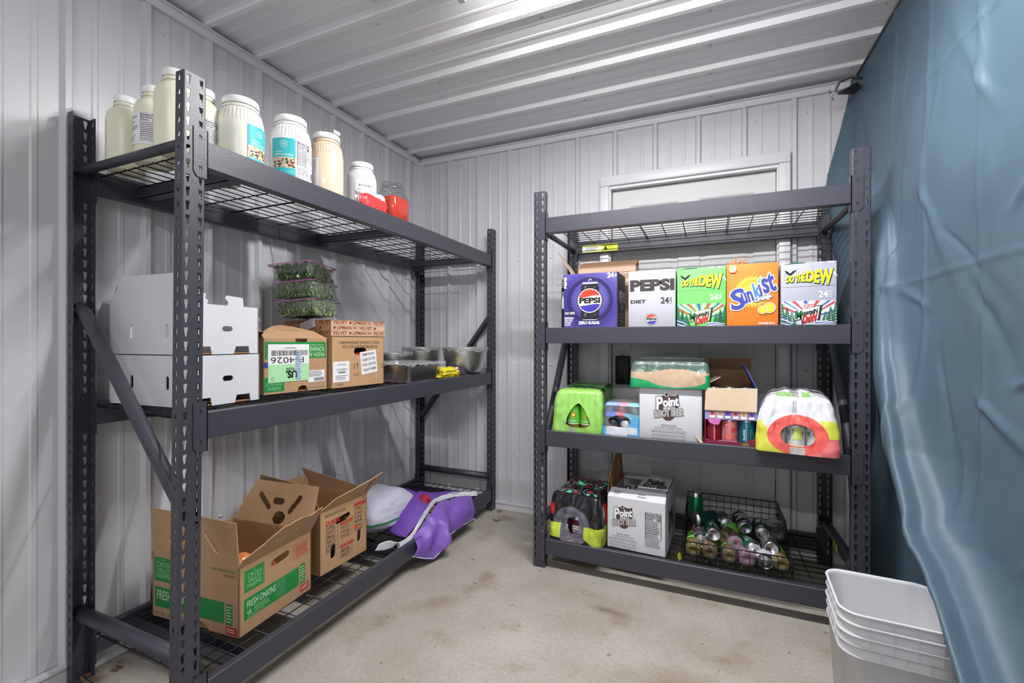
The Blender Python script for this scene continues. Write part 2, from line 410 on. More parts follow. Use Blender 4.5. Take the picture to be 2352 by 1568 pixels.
mb = MB(); mb.T = frame((-1.141, 1.335, 2.383), (1, 0, 0), (0, -1, 0)); mb.lathe([(0, .02), (.020, .02), (.025, .014), (.025, 0)], TRIMM, 20)
tag(mb.build('sensor_disc'), 'small round white plastic disc stuck on the ceiling', 'sensor')

# ---------------- racks ----------------
HP = .0381; PH = 1.83; PW = .0592; FD = .035; TH = .0022
TEAR = [(-.0065, .012), (.0062, .013), (.0062, .0095), (.004, .000), (.0025, -.010), (.0015, -.013), (-.0035, -.0125), (-.0045, -.004), (-.0065, .002)]
TEAR = [(x*.85, z) for x, z in TEAR]
def hole(cx, cz, mir): return [((-x if mir else x)+cx, z+cz) for x, z in (TEAR if not mir else TEAR)]
def post_mesh():
    """C section, web in the plane y=0 facing -y, flanges running to +y; teardrop slots in the web, square ones in the flanges"""
    mb = MB(); n = int(PH/HP)
    webM = frame((0, 0, 0), (1, 0, 0), (0, 0, 1))
    for k in range(n+1):
        z0 = k*HP; z1 = min(z0+HP, PH); cz = z0+HP/2
        outer = [(.003, z0), (PW-.003, z0), (PW-.003, z1), (.003, z1)]
        if z1-z0 > .03 and k > 0:
            hs = [hole(.0135, cz, False), hole(PW-.0135, cz, True)[::-1]]
            fh = [[(.016, cz-.006), (.023, cz-.006), (.023, cz+.008), (.016, cz+.008)]]
        else: hs = []; fh = []
        mb.plate(outer, hs, TH, RACK, webM)
        fo = [(.003, z0), (FD, z0), (FD, z1), (.003, z1)]
        mb.plate(fo, fh, TH, RACK, frame((TH, 0, 0), (0, 1, 0), (0, 0, 1)))
        mb.plate(fo, fh, TH, RACK, frame((PW, 0, 0), (0, 1, 0), (0, 0, 1)))
    for x in (0, PW-.0):       # rounded bends
        pts = [(.003, 0), (.0009, .0009), (0, .003)] if x == 0 else [(PW-.003, 0), (PW-.0009, .0009), (PW, .003)]
        v = []
        for a, b_ in pts: v += [(a, b_, 0), (a, b_, PH)]
        mb.add(v, [(0, 2, 3, 1), (2, 4, 5, 3)], RACK, True)
    for z in (0,): mb.box(0, PW, 0, FD, 0, .0025, RACK)
    return mb
POST = post_mesh().build('post'); C.objects.unlink(POST)
def rack(name, label, L, D, tops, group=None, loc=(0, 0, 0), rz=0, braces=(), lean=0, supports=(), diag=((.62, 1.2), (.62, 1.2))):
    """local frame: front posts' webs in plane y=0, x along the beams 0..L, depth D towards +y"""
    t = thing(name, label, 'shelf rack', loc, rz, group)
    def post(M):
        o = POST.copy(); C.objects.link(o); o.parent = t; o.matrix_local = M; return o
    p = post(Matrix()); post(Matrix.Translation((L-PW, 0, 0)))
    if lean: p.matrix_local = Matrix.Translation((-lean, 0, 0)) @ Matrix.Rotation(math.atan2(lean, PH), 4, 'Y')
    for x in (PW, L): post(Matrix.Translation((x, D, 0)) @ Matrix.Rotation(PI, 4, 'Z'))
    for zt in tops:
        for back in (0, 1):
            mb = MB(); M = Matrix() if not back else Matrix.Translation((L, D, 0)) @ Matrix.Rotation(PI, 4, 'Z')
            mb.T = M; a, b_ = PW+.001, L-PW-.001
            pr = [(.001, -.075), (.0, -.073), (0, -.002), (.002, 0), (.022, 0), (.024, -.002), (.024, -.018), (.038, -.018), (.040, -.020), (.040, -.073), (.038, -.075)]
            v = [(a, y, zt+z) for y, z in pr]+[(b_, y, zt+z) for y, z in pr]; n = len(pr)
            mb.add(v, [(i, i+n, (i+1) % n+n, (i+1) % n) for i in range(n)]+[tuple(range(n))[::-1], tuple(range(n, 2*n))], RACK)
            beam = mb.build('beam', t)
            for side in (0, 1):
                c = MB(); c.T = M if not side else M @ Matrix.Translation((L, 0, 0)) @ Matrix.Scale(-1, 4, (1, 0, 0))
                o = [(.024, -.094), (.034, -.108), (PW+.0035, -.108), (PW+.0035, .028), (.024, .028)]
                sq = [[(x0, z0), (x0+.008, z0), (x0+.008, z0+.011), (x0, z0+.011)] for x0, z0 in ((.038, -.003), (.038, -.088))]
                c.plate([(x, zt+z) for x, z in o], [[(x, zt+z) for x, z in h] for h in sq], .0028, RACK, frame((0, -.0030, 0), (1, 0, 0), (0, 0, 1)))
                for x0, z0 in ((.038, -.003), (.038, -.088)): c.box(x0+.002, x0+.008, -.0012, -.0002, zt+z0, zt+z0+.008, TRIMM if 0 else RACK)
                c.box(PW+.0008, PW+.0035, -.003, .036, zt-.108, zt+.028, RACK)
                c.build('beam_connector', beam)
    # wire decks in panels
    x = PW+.012; ends = [PW+.006]+[s for s in supports]+[L-PW-.006]
    for zt in tops:
        zd = zt-.0145
        npan = max(2, round((L-2*PW)/.46)); xs = [PW+.008+(L-2*PW-.016)*i/npan for i in range(npan+1)]
        for i in range(npan):
            mb = MB(); a, b_ = xs[i]+.003, xs[i+1]-.003
            ny = 11
            for k in range(ny+1):
                y = .030+(D-.060)*k/ny; mb.tube([(a, y, zd), (b_, y, zd)], .0021, WIRE, 5)
            m_ = round((b_-a)/.1)
            for k in range(m_+1):
                xx = a+(b_-a)*k/m_; mb.tube([(xx, .026, zd-.0042), (xx, D-.026, zd-.0042)], .0024, WIRE, 5)
            mb.build('wire_deck', t)
        for s in supports:
            mb = MB(); mb.box(s-.02, s+.02, .041, D-.041, zt-.060, zt-.0575, RACK)
            mb.box(s-.02, s-.018, .041, D-.041, zt-.060, zt-.022, RACK); mb.box(s+.018, s+.02, .041, D-.041, zt-.060, zt-.022, RACK); mb.build('deck_support', t)
    # end frame braces
    for side, xx in ((0, PW/2), (1, L-PW/2)):
        for z, r in ((PH-.18, .014), (.215, .022)):
            mb = MB(); mb.tube([(xx, .004, z), (xx, D-.004, z)], r, RACK, 12); mb.build('cross_brace', t)
        mb = MB(); z0, z1 = diag[side]; mb.tube([(xx, .010, z0), (xx, .04, z0+.02), (xx, D-.04, z1-.02), (xx, D-.010, z1)], .019, RACK, 12); mb.build('diagonal_brace', t)
    return t
LR = rack('storage_rack', 'long dark grey steel rack along the left wall with jars on top', 1.943, .5949, (1.66, .90, .145), None, (-1.2944, .7683, 0), 90, lean=.017, supports=(.2, 1.0, 1.80), diag=((.60, 1.21), (1.23, .60)))
RR = rack('storage_rack', 'shorter four shelf dark grey steel rack holding soda in front of the door', 1.3445, .612, (1.70, 1.166, .668, .142), None, (-.7929, 2.09, 0), 0, supports=(), diag=((.50, 1.31), (.50, 1.31)))
# caution sticker on the rear top beam and on the right end brace
mb = MB(); mb.T = frame((.094, .612-.0402, 1.70-.03), (1, 0, 0), (0, 0, 1)); YEL = col(205, 215, 60)
mb.box(0, .21, -.042, 0, 0, .0006, WHITE); a = flat_art(mb, Matrix.Translation((0, -.042, .0007)), .21, .042)
a.rect(0, 0, 1, .12, YEL); a.rect(.0, .8, 1, 1, YEL); a.rect(.55, .1, 1, .9, YEL).up(); a.poly([(.6, .2), (.72, .2), (.66, .82)], BLACK); a.text('WARNING', .1, .5, .45, .75, INK); a.lines(.08, .15, .5, .42, INK, 2)
mb.build('caution_sticker', RR, 'white and yellow caution sticker')
mb = MB(); mb.T = frame((1.291, .31, .20), (0, -1, 0), (0, 0, 1)); mb.box(0, .075, 0, .032, 0, .0006, YEL); a = flat_art(mb, Matrix.Translation((0, 0, .0008)), .075, .032); a.text('!', .42, .2, .55, .8, BLACK, off=.03); a.lines(.08, .2, .35, .8, INK, 3)
mb.build('caution_sticker', RR, 'small yellow caution sticker')
# ---------------- jars on the top shelf of the long rack ----------------
ZT = 1.6478
CREAM = mat('cream_plastic', (232, 230, 208), .3, sss=.3); MILK = mat('milky_plastic', (236, 237, 236), .28, sss=.2); PEACH = mat('peach_dressing', (226, 200, 172), .22, coat=.5)
JLID = mat('jar_lid', (240, 240, 240), .35); TEAL = col(60, 183, 190)
def cyl_art(mb, r, z0, z1, a0, a1):
    """art on a cylinder, u from angle a0 to a1 (degrees), v from z0 to z1"""
    A0, A1 = math.radians(a0), math.radians(a1)
    P = lambda u, v, h: Vector(((r+h)*math.cos(A0+(A1-A0)*u), (r+h)*math.sin(A0+(A1-A0)*u), z0+(z1-z0)*v))
    a = Art(mb, P, abs(A1-A0)*r, z1-z0); a.bend = True; return a
def jar(label, x, y, r, h, m, lidr, style, neckh=.045, tall=False, ang=0, group='plastic jars on the top shelf'):
    t = thing('plastic_jar', label, 'jar', (x, y, ZT), ang, group)
    mb = MB(); hs = h-neckh-.018
    n = 48
    pr = [(0, .004), (r*.80, .002), (r*.93, .006), (r, .022)]
    if tall: pr += [(r, hs-.035), (r*.99, hs-.022), (r*.9, hs-.004), (r*.78, hs+.006), (lidr*.97, hs+.012), (lidr*.95, h-.02)]
    else: pr += [(r, hs*.42), (r, hs-.030), (r*.985, hs-.016), (r*.93, hs+.0), (r*.86, hs+.018), (lidr*.99, hs+.028), (lidr*.95, hs+.032), (lidr*.95, h-.02)]
    mb.lathe(pr, m, n)
    for k in range(40 if not tall else 0):   # fluted shoulder
        a = 2*PI*k/40; mb.tube([(r*.99*math.cos(a), r*.99*math.sin(a), hs-.02), (r*.935*math.cos(a), r*.935*math.sin(a), hs+.0), (r*.865*math.cos(a), r*.865*math.sin(a), hs+.018)], .0010, m, 4)
    mb.lathe([(lidr*1.04, h-.034), (lidr*1.05, h-.031), (lidr*1.04, h-.028)], m, n)
    mb.build('jar_body', t)
    mb = MB(); mb.lathe([(lidr*1.0, h-.022), (lidr*1.03, h-.020), (lidr*1.03, h-.004), (lidr*.98, h), (0, h)], JLID, n)
    mb.build('lid', t)
    return t
def nutri(a, x0, y0, x1, y1, m=INK, seed=1):
    a.rect(x0, y0, x1, y0+.006, m).rect(x0, y1-.006, x1, y1, m).rect(x0, y0, x0+.008, y1, m).rect(x1-.008, y0, x1, y1, m)
    w = x1-x0; h = y1-y0
    a.text('Nutrition Facts', x0+.04*w, y1-.12*h, x1-.04*w, y1-.02*h, m, off=.02)
    a.rect(x0, y1-.18*h, x1, y1-.155*h, m); a.text('Calories', x0+.04*w, y1-.28*h, x0+.5*w, y1-.2*h, m, off=.02); a.text('180', x1-.3*w, y1-.29*h, x1-.05*w, y1-.2*h, m, off=.02)
    for k in range(8): a.rect(x0+.03*w, y1-(.34+.065*k)*h, x1-.03*w, y1-(.335+.065*k)*h, m)
    a.lines(x0+.04*w, y0+.02*h, x1-.06*w, y1-.31*h, m, 10, .35, seed)
def label_plain(t, r, z0, z1, a0, a1, seed=1):
    mb = MB(); a = cyl_art(mb, r, z0, z1, a0, a1); a.h = .0008; a.rect(0, 0, 1, 1, WHITE, 20).up()
    a.text('MAYONNAISE', .06, .80, .50, .88, INK); a.text('HEAVY DUTY', .10, .66, .42, .71, INK); a.text('HARVEST', .04, .44, .52, .56, INK, off=.01); a.lines(.1, .1, .45, .3, INK, 3, .3, seed)
    nutri(a, .58, .08, .93, .95, INK, seed); mb.build('paper_label', t, 'white paper label with nutrition table')
def label_teal(t, r, z0, z1, a0, a1, full=True):
    mb = MB(); a = cyl_art(mb, r, z0, z1, a0, a1); a.h = .0008
    a.rect(0, 0, .45, 1, TEAL, 14).rect(.45, 0, 1, 1, WHITE, 16).up()
    a.ring(.24, .83, .062, .067, WHITE); a.ring(.24, .83, .05, .0525, WHITE)
    for dx, dy in ((-.018, .02), (.018, .02), (0, -.02), (-.018, -.01), (.018, -.01)): a.ring(.24+dx, .83+dy, .014, .017, WHITE, 16)
    a.text('CREAMY', .06, .60, .24, .64, WHITE); a.text('HOMESTYLE DRESSING', .06, .52, .40, .57, WHITE, off=.01)
    # salad picture
    a.rect(0, .19, .45, .48, col(210, 195, 170), 14).up(); rnd = random.Random(5)
    for k in range(70):
        c = rnd.choice(((70, 95, 40), (190, 200, 120), (40, 45, 35), (150, 50, 45), (220, 215, 190), (110, 130, 60), (60, 35, 50)))
        cx, cy = rnd.uniform(.02, .43), rnd.uniform(.22, .44); w = rnd.uniform(.01, .03); q = rnd.uniform(0, 3)
        a.poly([(max(0, min(.45, cx+w*math.cos(q+e)*rnd.uniform(.6, 1.2))), cy+w*1.1*math.sin(q+e)) for e in (0, 1.3, 2.5, 3.9, 5.1)], col(*c)); a.h += .000003
    a.up(.0001); a.poly([(0, .44), (.2, .48), (.45, .50), (.45, .455), (.2, .44), (0, .40)], col(190, 120, 90)); a.text('48/1', .1, .06, .18, .10, WHITE); a.text('1 GAL', .32, .06, .42, .10, WHITE)
    nutri(a, .48, .30, .74, .97, INK, 4); a.lines(.48, .04, .74, .26, INK, 5, .3, 9)
    a.lines(.78, .45, .95, .95, INK, 11, .3, 3); a.bars(.80, .05, .96, .22, INK, 14); mb.build('paper_label', t, 'teal and white wraparound label')
jar('cream jar nearest the left wall, at the left end of the top shelf', -1.764, .868, .0525, .249, CREAM, .031, 0, .035, True)
t = jar('cream jar with a white nutrition label, second from the left on the top shelf', -1.616, .872, .0525, .249, CREAM, .031, 0, .035, True); label_plain(t, .0527, .055, .155, -150, -10, 2)
jar('cream jar without a visible label directly left of the front post', -1.458, .842, .0525, .249, CREAM, .031, 0, .035, True)
t = jar('cream jar half hidden behind the front post, its white label facing right', -1.492, .944, .0525, .252, CREAM, .031, 0, .035, True); label_plain(t, .0527, .055, .150, -110, 30, 3)
jar('jar mostly hidden behind the large teal labelled jar beside the post', -1.572, 1.068, .0525, .249, MILK, .031, 0, .035, True)
t = jar('big full jar of white dressing, teal label turned to the right', -1.425, 1.024, .069, .242, mat('dressing_white', (234, 234, 224), .25, sss=.2), .052, 0); label_teal(t, .0694, .02, .15, -20, 125)
t = jar('nearly empty clear white jar with teal and nutrition label facing out', -1.392, 1.191, .069, .250, MILK, .052, 0); label_teal(t, .0694, .03, .158, -95, 55)
t = jar('jar of peach coloured dressing with white tape on its lid', -1.385, 1.352, .0625, .256, PEACH, .049, 0)
mb = MB(); a = cyl_art(mb, .0627, .04, .15, -130, -70); a.h = .0008; a.rect(0, 0, 1, 1, WHITE, 8).up(); a.lines(.1, .1, .9, .95, INK, 14, .35, 5); mb.build('paper_label', t, 'white label')
mb = MB(); mb.T = Matrix.Translation((.030, .0, .2565)); mb.box(-.018, .024, -.016, .016, 0, .0008, WHITE); mb.box(.0235, .0243, -.016, .016, 0, .012, WHITE); mb.T = Matrix(); mb.build('tape', t)
t = jar('smaller white jar with small black print behind the red and white bag', -1.46, 1.633, .066, .255, MILK, .050, 0)
mb = MB(); a = cyl_art(mb, .0663, .06, .16, -75, 10); a.h = .0008; a.rect(0, 0, 1, 1, WHITE, 10).up(); a.text('BUTTERMILK', .2, .78, .8, .88, INK, off=.02); a.lines(.15, .1, .85, .7, INK, 8, .35, 6); mb.build('paper_label', t, 'white label')
# crumpled red and white bag
def blob(name, label, cat, loc, size, m, seed=1, amp=.25, fr=3, rz=0, n=40, parent=None, sq=.6, kind=None):
    mb = MB()
    def fn(u, v):
        th = 2*PI*u; ph = PI*(v-.5)
        sg = lambda w, e: math.copysign(abs(w)**e, w)
        d = Vector((sg(math.cos(ph), sq)*sg(math.cos(th), sq), sg(math.cos(ph), sq)*sg(math.sin(th), sq), sg(math.sin(ph), sq)))
        k = 1+amp*noise.noise(d*fr+Vector((seed*7.3, 0, 0)))+amp*.5*abs(noise.noise(d*fr*2.6+Vector((seed*3.1, 4, 0))))
        return (d.x*size[0]*k, d.y*size[1]*k, size[2]+d.z*size[2]*min(k, 1.4) if d.z > 0 else size[2]+d.z*size[2])
    mb.grid(fn, n, n//2, m)
    o = mb.build(name, parent); o.location = loc; o.rotation_euler[2] = math.radians(rz)
    if label: tag(o, label, cat)
    return o
REDB = mat('bag_red', (214, 60, 62), .35)
def bagm(u, v):
    return REDB if (v < .66 and not (.62 < u < .8)) else WHITE
blob('flour_bag', 'crumpled red and white bag in front of the smaller white jar', 'bag', (-1.365, 1.585, ZT), (.028, .085, .050), bagm, 3, .22, 3.2, n=50)
# clip top glass jar
t = thing('clip_top_jar', 'square clip-top glass jar of red liquid at the end of the top shelf', 'jar', (-1.44, 1.827, ZT), 0)
GL = film('jar_glass', (70, 75, 75), .86, .03); REDL = mat('red_liquid', (214, 62, 38), .12, trans=.0, coat=.6)
mb = MB(); mb.lathe([(.0, .0), (.060, 0), (.068, .008), (.069, .14), (.064, .168), (.048, .190), (.046, .200), (.050, .203), (.050, .212)], GL, 40, sq=5); mb.build('glass_body', t)
mb = MB(); mb.lathe([(.0, .006), (.056, .006), (.064, .012), (.065, .14), (.062, .150), (0, .150)], REDL, 40, sq=5); mb.build('red_liquid', t)
mb = MB(); mb.lathe([(.0, .232), (.030, .232), (.046, .228), (.049, .216), (.049, .213), (0, .213)], GL, 32); mb.build('glass_lid', t)
mb = MB(); mb.tube([(.051*math.cos(a), .051*math.sin(a), .201) for a in [2*PI*k/28 for k in range(29)]], .0014, ALU, 6); mb.tube([(.050*math.cos(a), .050*math.sin(a), .225) for a in [2*PI*k/28 for k in range(29)]], .0014, ALU, 6)
for s in (-1, 1): mb.tube([(.046, -.022+s*.012, .222), (.062, -.022+s*.012, .222), (.066, -.022+s*.012, .206), (.062, -.022+s*.012, .190), (.050, -.022+s*.012, .196)], .0014, ALU, 6)
mb.tube([(.066, -.035, .206), (.066, -.009, .206)], .0014, ALU, 6); mb.build('wire_clip', t)

# ---------------- cardboard boxes ----------------
SLOT = lambda cx, cy, L, w, a=0, n=6: [(cx+math.cos(math.radians(a))*X-math.sin(math.radians(a))*Y, cy+math.sin(math.radians(a))*X+math.cos(math.radians(a))*Y) for X, Y in
    [((L-w)/2+w/2*math.sin(PI*k/n), -w/2*math.cos(PI*k/n)) for k in range(n+1)]+[(-(L-w)/2-w/2*math.sin(PI*k/n), w/2*math.cos(PI*k/n)) for k in range(n+1)]]
TB = .0045
def carton(t, w, d, h, m, mi, holes={}, top=False, name='carton_body', cut={}):
    """open box; holes[face] lists for front/back/left/right in face coordinates (metres)"""
    mb = MB()
    def pl(o, u, ww, key):
        outer = cut.get(key) or [(0, 0), (ww, 0), (ww, h), (0, h)]
        M = frame(o, u, (0, 0, 1)); mb.plate(outer, holes.get(key, []), TB, m, M)
    pl((0, 0, 0), (1, 0, 0), w, 'front'); pl((w, d, 0), (-1, 0, 0), w, 'back'); pl((0, d, 0), (0, -1, 0), d, 'left'); pl((w, 0, 0), (0, 1, 0), d, 'right')
    mb.box(TB, w-TB, TB, d-TB, .001, TB, mi)
    if top: mb.box(.0005, w-.0005, .0005, d-.0005, h-TB, h, m)
    return mb
def flap(t, o, u, v, outer, holes, m=CARD, label=None, thick=.0035, art=None):
    mb = MB(); M = frame(o, u, v); mb.plate(outer, holes, thick, m, M)
    if art: art(mb, M)
    return mb.build('flap', t, label)
# white boxes with notches
def white_box(label, loc, rz, w, d, h, seams, lid=False, group='plain white cartons'):
    t = thing('white_carton', label, 'box', loc, rz, group)
    fr = [(0, 0), (.018, 0), (.018, .004), (.022, .026), (.070, .026), (.075, 0), (w-.095, 0), (w-.088, .026), (w-.038, .026), (w-.035, .004), (w-.035, 0), (w, 0), (w, h), (0, h)]
    holes = {'front': [SLOT(w*.52, .085, .038, .018)], 'left': [SLOT(.12, .075, .045, .016, 90), SLOT(d-.10, .075, .045, .016, 90)], 'right': [SLOT(.12, .08, .045, .016, 90)]}
    mb = carton(t, w, d, h, WHITEB, CARDIN, holes, top=not lid, cut={'front': fr})
    if lid:
        # two interlocking tabs along the top edge of the front
        for a, b in ((.0, .058), (.128, .185)):
            mb.plate([(a, h), (b, h), (b+.004, h+.012), (b-.006, h+.018), (b-.004, h+.034), (a, h+.034), (a, h+.018)] if a == 0 else [(a, h), (b, h), (b+.003, h+.004), (b, h+.030), (a-.002, h+.034), (a-.008, h+.024), (a+.004, h+.010)], [], TB, WHITEB, frame((0, 0, 0), (1, 0, 0), (0, 0, 1)))
    mb.build('carton_body', t)
    return t
white_box('plain white carton with cut-out handles, lower of the stack behind the front post', (-1.478, .893, .890), 93, .250, .395, .163, [])
t = white_box('open white carton with raised lid, upper of the stack behind the front post', (-1.482, .895, 1.056), 93, .247, .395, .163, [], lid=True)
flap(t, (0, .392, .163), (0, -1, 0), (-.12, 0, 1), [(.0, 0), (.38, 0), (.38, .094), (.085, .094), (.02, .030), (.024, .022), (0, 0.018)], [SLOT(.045, .05, .045, .006, 55)], WHITEB, 'tall raised white flap')
flap(t, (.2475, .02, .163), (0, 1, 0), (.62, 0, -.75), [(0, 0), (.3, 0), (.28, .07), (.20, .082), (.05, .084), (.02, .06), (.012, .02)], [SLOT(.08, .03, .05, .008, 0)], WHITEB, 'white side flap folded out')
flap(t, (0, .39, .163), (1, 0, 0), (0, -.1, 1), [(0, 0), (.24, 0), (.22, .05), (.02, .05)], [], WHITEB)
# green labelled lettuce carton, printed upside down
t = thing('lettuce_carton', 'brown carton with upside down green print and a big white shipping label', 'box', (-1.585, 1.232, .890), 84)
w, d, h = .293, .245, .222
ch = [(w*.47, .0), (w*.47+.018, 0.0)]
frc = [(0, 0), (w*.50, 0), (w*.52, .018), (w*.58, .026), (w*.64, .022), (w*.67, 0), (w, 0), (w, h), (w*.66, h), (w*.645, h-.024), (w*.60, h-.04), (w*.55, h-.044), (w*.50, h-.028), (w*.47, h-.008), (w*.46, h), (0, h)]
mb = carton(t, w, d, h, CARD, CARDIN, {}, cut={'front': frc})
a = front_art(mb, w, h)
a.rect(.02, .62, .97, .93, GREEN).rect(.0, .04, .30, .30, GREEN).rect(-.0, .47, .12, .57, col(50, 70, 150)).up()
a.text('ROMAINE LETTUCE', .44, .75, .94, .84, col(200, 222, 190), rot=180); a.text('FRESH ARTISAN', .48, .645, .94, .73, col(200, 222, 190), rot=180); a.text('US FOODS DISTRIBUTION', .66, .86, .93, .885, col(200, 222, 190), rot=180); a.rect(.12, .65, .123, .91, col(190, 220, 190)); a.text('CROSS VALLEY', .03, .15, .27, .21, col(150, 205, 150), rot=180); a.text('FARMS', .06, .07, .24, .13, col(150, 205, 150), rot=180); a.text('crossvalleyfarms.com', .62, .035, .93, .065, GREEN, rot=180)
mb.build('carton_body', t)
mb = MB(); mb.box(.018, .20, -.0014, -.0006, .045, .197, WHITE); a = flat_art(mb, frame((.018, -.0014, .045), (1, 0, 0), (0, 0, 1)), .182, .152)
a.rect(0, 0, 1, .47, col(172, 226, 172)).up(); a.text('P-4026', .06, .50, .86, .66, INK, rot=180); a.bars(.08, .70, .96, .84, INK, 34); a.text('00000003', .4, .88, .66, .92, INK, rot=180)
a.text('US.', .42, .10, .68, .28, BLACK, off=.05, rot=180); a.text('FOODS', .42, .30, .62, .37, BLACK, off=.04, rot=180); a.ring(.11, .10, .026, .036, INK, 24, .6, 5.8)
a.rect(.64, .02, .80, .80, col(190, 212, 232)).up(); a.lines(.65, .03, .79, .79, INK, 16, .35, 8); mb.build('shipping_label', t, 'white and pale green label with upside down number')
mb = MB(); mb.box(.196, .278, -.0013, -.0006, .035, .085, WHITE); a = flat_art(mb, frame((.196, -.0013, .035), (1, 0, 0), (0, 0, 1)), .082, .05); a.bars(.35, .08, .95, .38, INK, 20); a.lines(.05, .45, .95, .95, INK, 4, .4, 4); mb.build('address_label', t, 'small white barcode label')
flap(t, (0, 0, h), (1, 0, 0), (0, .72, .42), [(0, 0), (w, 0), (w*.90, .062), (w*.62, .10), (w*.45, .112), (w*.30, .098), (w*.13, .062), (.004, .02)], [], CARD, art=lambda mb, M: flat_art(mb, M, w, .11).text('FRESH ARTISAN', .36, .55, .66, .68, col(150, 140, 80)))
flap(t, (0, d, h), (1, 0, 0), (0, -.7, .30), [(0, 0), (w, 0), (w-.02, .07), (.02, .07)], [], CARD)
# tomato carton
TERR = col(150, 70, 45)
t = thing('tomato_carton', 'tall lidded brown carton printed with dark red words on its lid', 'box', (-1.535, 1.528, .890), 84)
w, d, h = .313, .33, .300
mb = carton(t, w, d, h, mat('cardboard_tan', (190, 152, 112), .85, var=.04, vscale=25), CARDIN, {'front': [SLOT(w*.52, .162, .075, .036)], 'left': [SLOT(d*.5, .162, .075, .03)]})
a = front_art(mb, w, h)
a.text('TO MAINTAIN FRESHNESS THIS PRODUCT IS COATED', .12, .655, .90, .70, INK, off=.01); a.text('WITH A FOOD GRADE PETROLEUM BASED WAX', .18, .59, .87, .635, INK, off=.01)
a.text('17', .40, .27, .49, .35, INK); a.text('# 557', .40, .155, .50, .20, INK); a.text('CL', .94, .26, 1.0, .34, INK); a.text('114034', .07, .03, .22, .065, INK)
mb.build('carton_body', t)
def vel(a, n, y0, y1, seed):
    rnd = random.Random(seed); dy = (y1-y0)/n
    for k in range(n):
        y = y1-dy*(k+1); a.rect(0, y, 1, y+.012, TERR); x = .02+.0*k
        seq = [('VELVET', .26), ('*', .06), ('LIPMAN', .26), ('#', .10)]; q = k % 2
        while x < .97:
            s, ww = seq[q % 4]; q += 1
            e = min(x+ww, 1.0)
            if s == '*': a.disc(x+.03, y+dy*.5, .022, TERR, 8); a.disc(x+.045, y+dy*.62, .012, TERR, 6)
            elif s == '#': a.lines(x, y+dy*.25, e-.01, y+dy*.85, TERR, 2, .5, k+q)
            elif e-x > .2: a.text(s, x, y+dy*.24, e-.01, y+dy*.84, TERR, off=.03)
            x = e+.015
mb = MB(); L = .004
mb.box(-L, w+L, -L, 0-.0002, h-.067, h+.006, MATS['cardboard_light']); mb.box(-L, w+L, d+.0002, d+L, h-.067, h+.006, MATS['cardboard_light']); mb.box(-L, -.0002, 0, d, h-.067, h+.006, MATS['cardboard_tan']); mb.box(w+.0002, w+L, 0, d, h-.067, h+.006, MATS['cardboard_tan']); mb.box(-L, w+L, -L, d+L, h+.002, h+.006, MATS['cardboard_light'])
a = flat_art(mb, frame((-L, -L, h-.067), (1, 0, 0), (0, 0, 1)), w+2*L, .073); vel(a, 3, .02, 1, 3)
a = flat_art(mb, frame((-L, d, h-.067), (0, -1, 0), (0, 0, 1)), d, .073); vel(a, 3, .02, 1, 4)
mb.build('carton_lid', t, 'brown lid printed with rows of dark red words')
mb = MB(); mb.T = frame((-L-.001, .20, h-.045), (0, -1, .0), (0, 0, 1)) @ Matrix.Rotation(.22, 4, 'Z'); mb.box(0, .10, 0, .036, -.0002, .0006, WHITE); a = flat_art(mb, Matrix.Translation((0, 0, .0007)), .10, .036); a.lines(.04, .1, .96, .9, col(90, 110, 150), 4, .4, 2); mb.build('address_label', t, 'white slanted label')
mb = MB(); mb.box(.008, .098, -.0012, -.0004, .026, .118, WHITE); a = flat_art(mb, frame((.008, -.0012, .026), (1, 0, 0), (0, 0, 1)), .09, .092); a.text('US FOODS', .26, .80, .78, .88, INK); a.text('2516 PLAINFIELD', .2, .56, .85, .66, INK); a.bars(.3, .42, .75, .52, INK, 20); a.lines(.15, .08, .9, .34, INK, 3, .3, 2); mb.build('address_label', t, 'white printed address label')
mb = MB(); mb.T = frame((.172, -.0004, .050), (math.cos(.12), 0, math.sin(.12)), (-math.sin(.12), 0, math.cos(.12))); mb.box(0, .10, 0, .108, 0, .0008, WHITE); a = flat_art(mb, Matrix.Translation((0, 0, .0008)), .10, .108)
for k, s in enumerate(('TEMPORARY', 'SUBSTITUTE', 'FOR CROSS', 'VALLEY FARMS')): a.text(s, .1, .80-.225*k, .92, .92-.225*k, INK, off=.012)
mb.T = Matrix(); mb.build('notice_label', t, 'white tilted notice sticker')
TOM = mat('tomato_skin', (205, 70, 45), .2, coat=.5)
def tomato(label, x, y, z, r, group):
    mb = MB(); mb.lathe([(0, r*.78), (r*.2, r*.84), (r*.7, r*.72), (r, .0), (r*.75, -r*.65), (0, -r*.82)], TOM, 24); o = mb.build('tomato'); o.location = (x, y, z+r*.84); tag(o, label, 'tomato', group); return o
for k, (px, py, pz) in enumerate(((.150, .05, .0052), (.215, .052, .0052), (.18, .048, .072+.035))):
    c = math.radians(84); X = -1.535+px*math.cos(c)-py*math.sin(c); Y = 1.528+px*math.sin(c)+py*math.cos(c)
    tomato('red tomato seen through the handle hole of the lidded carton', X, Y, .89+pz*.9, .036, 'tomatoes in the lidded carton')
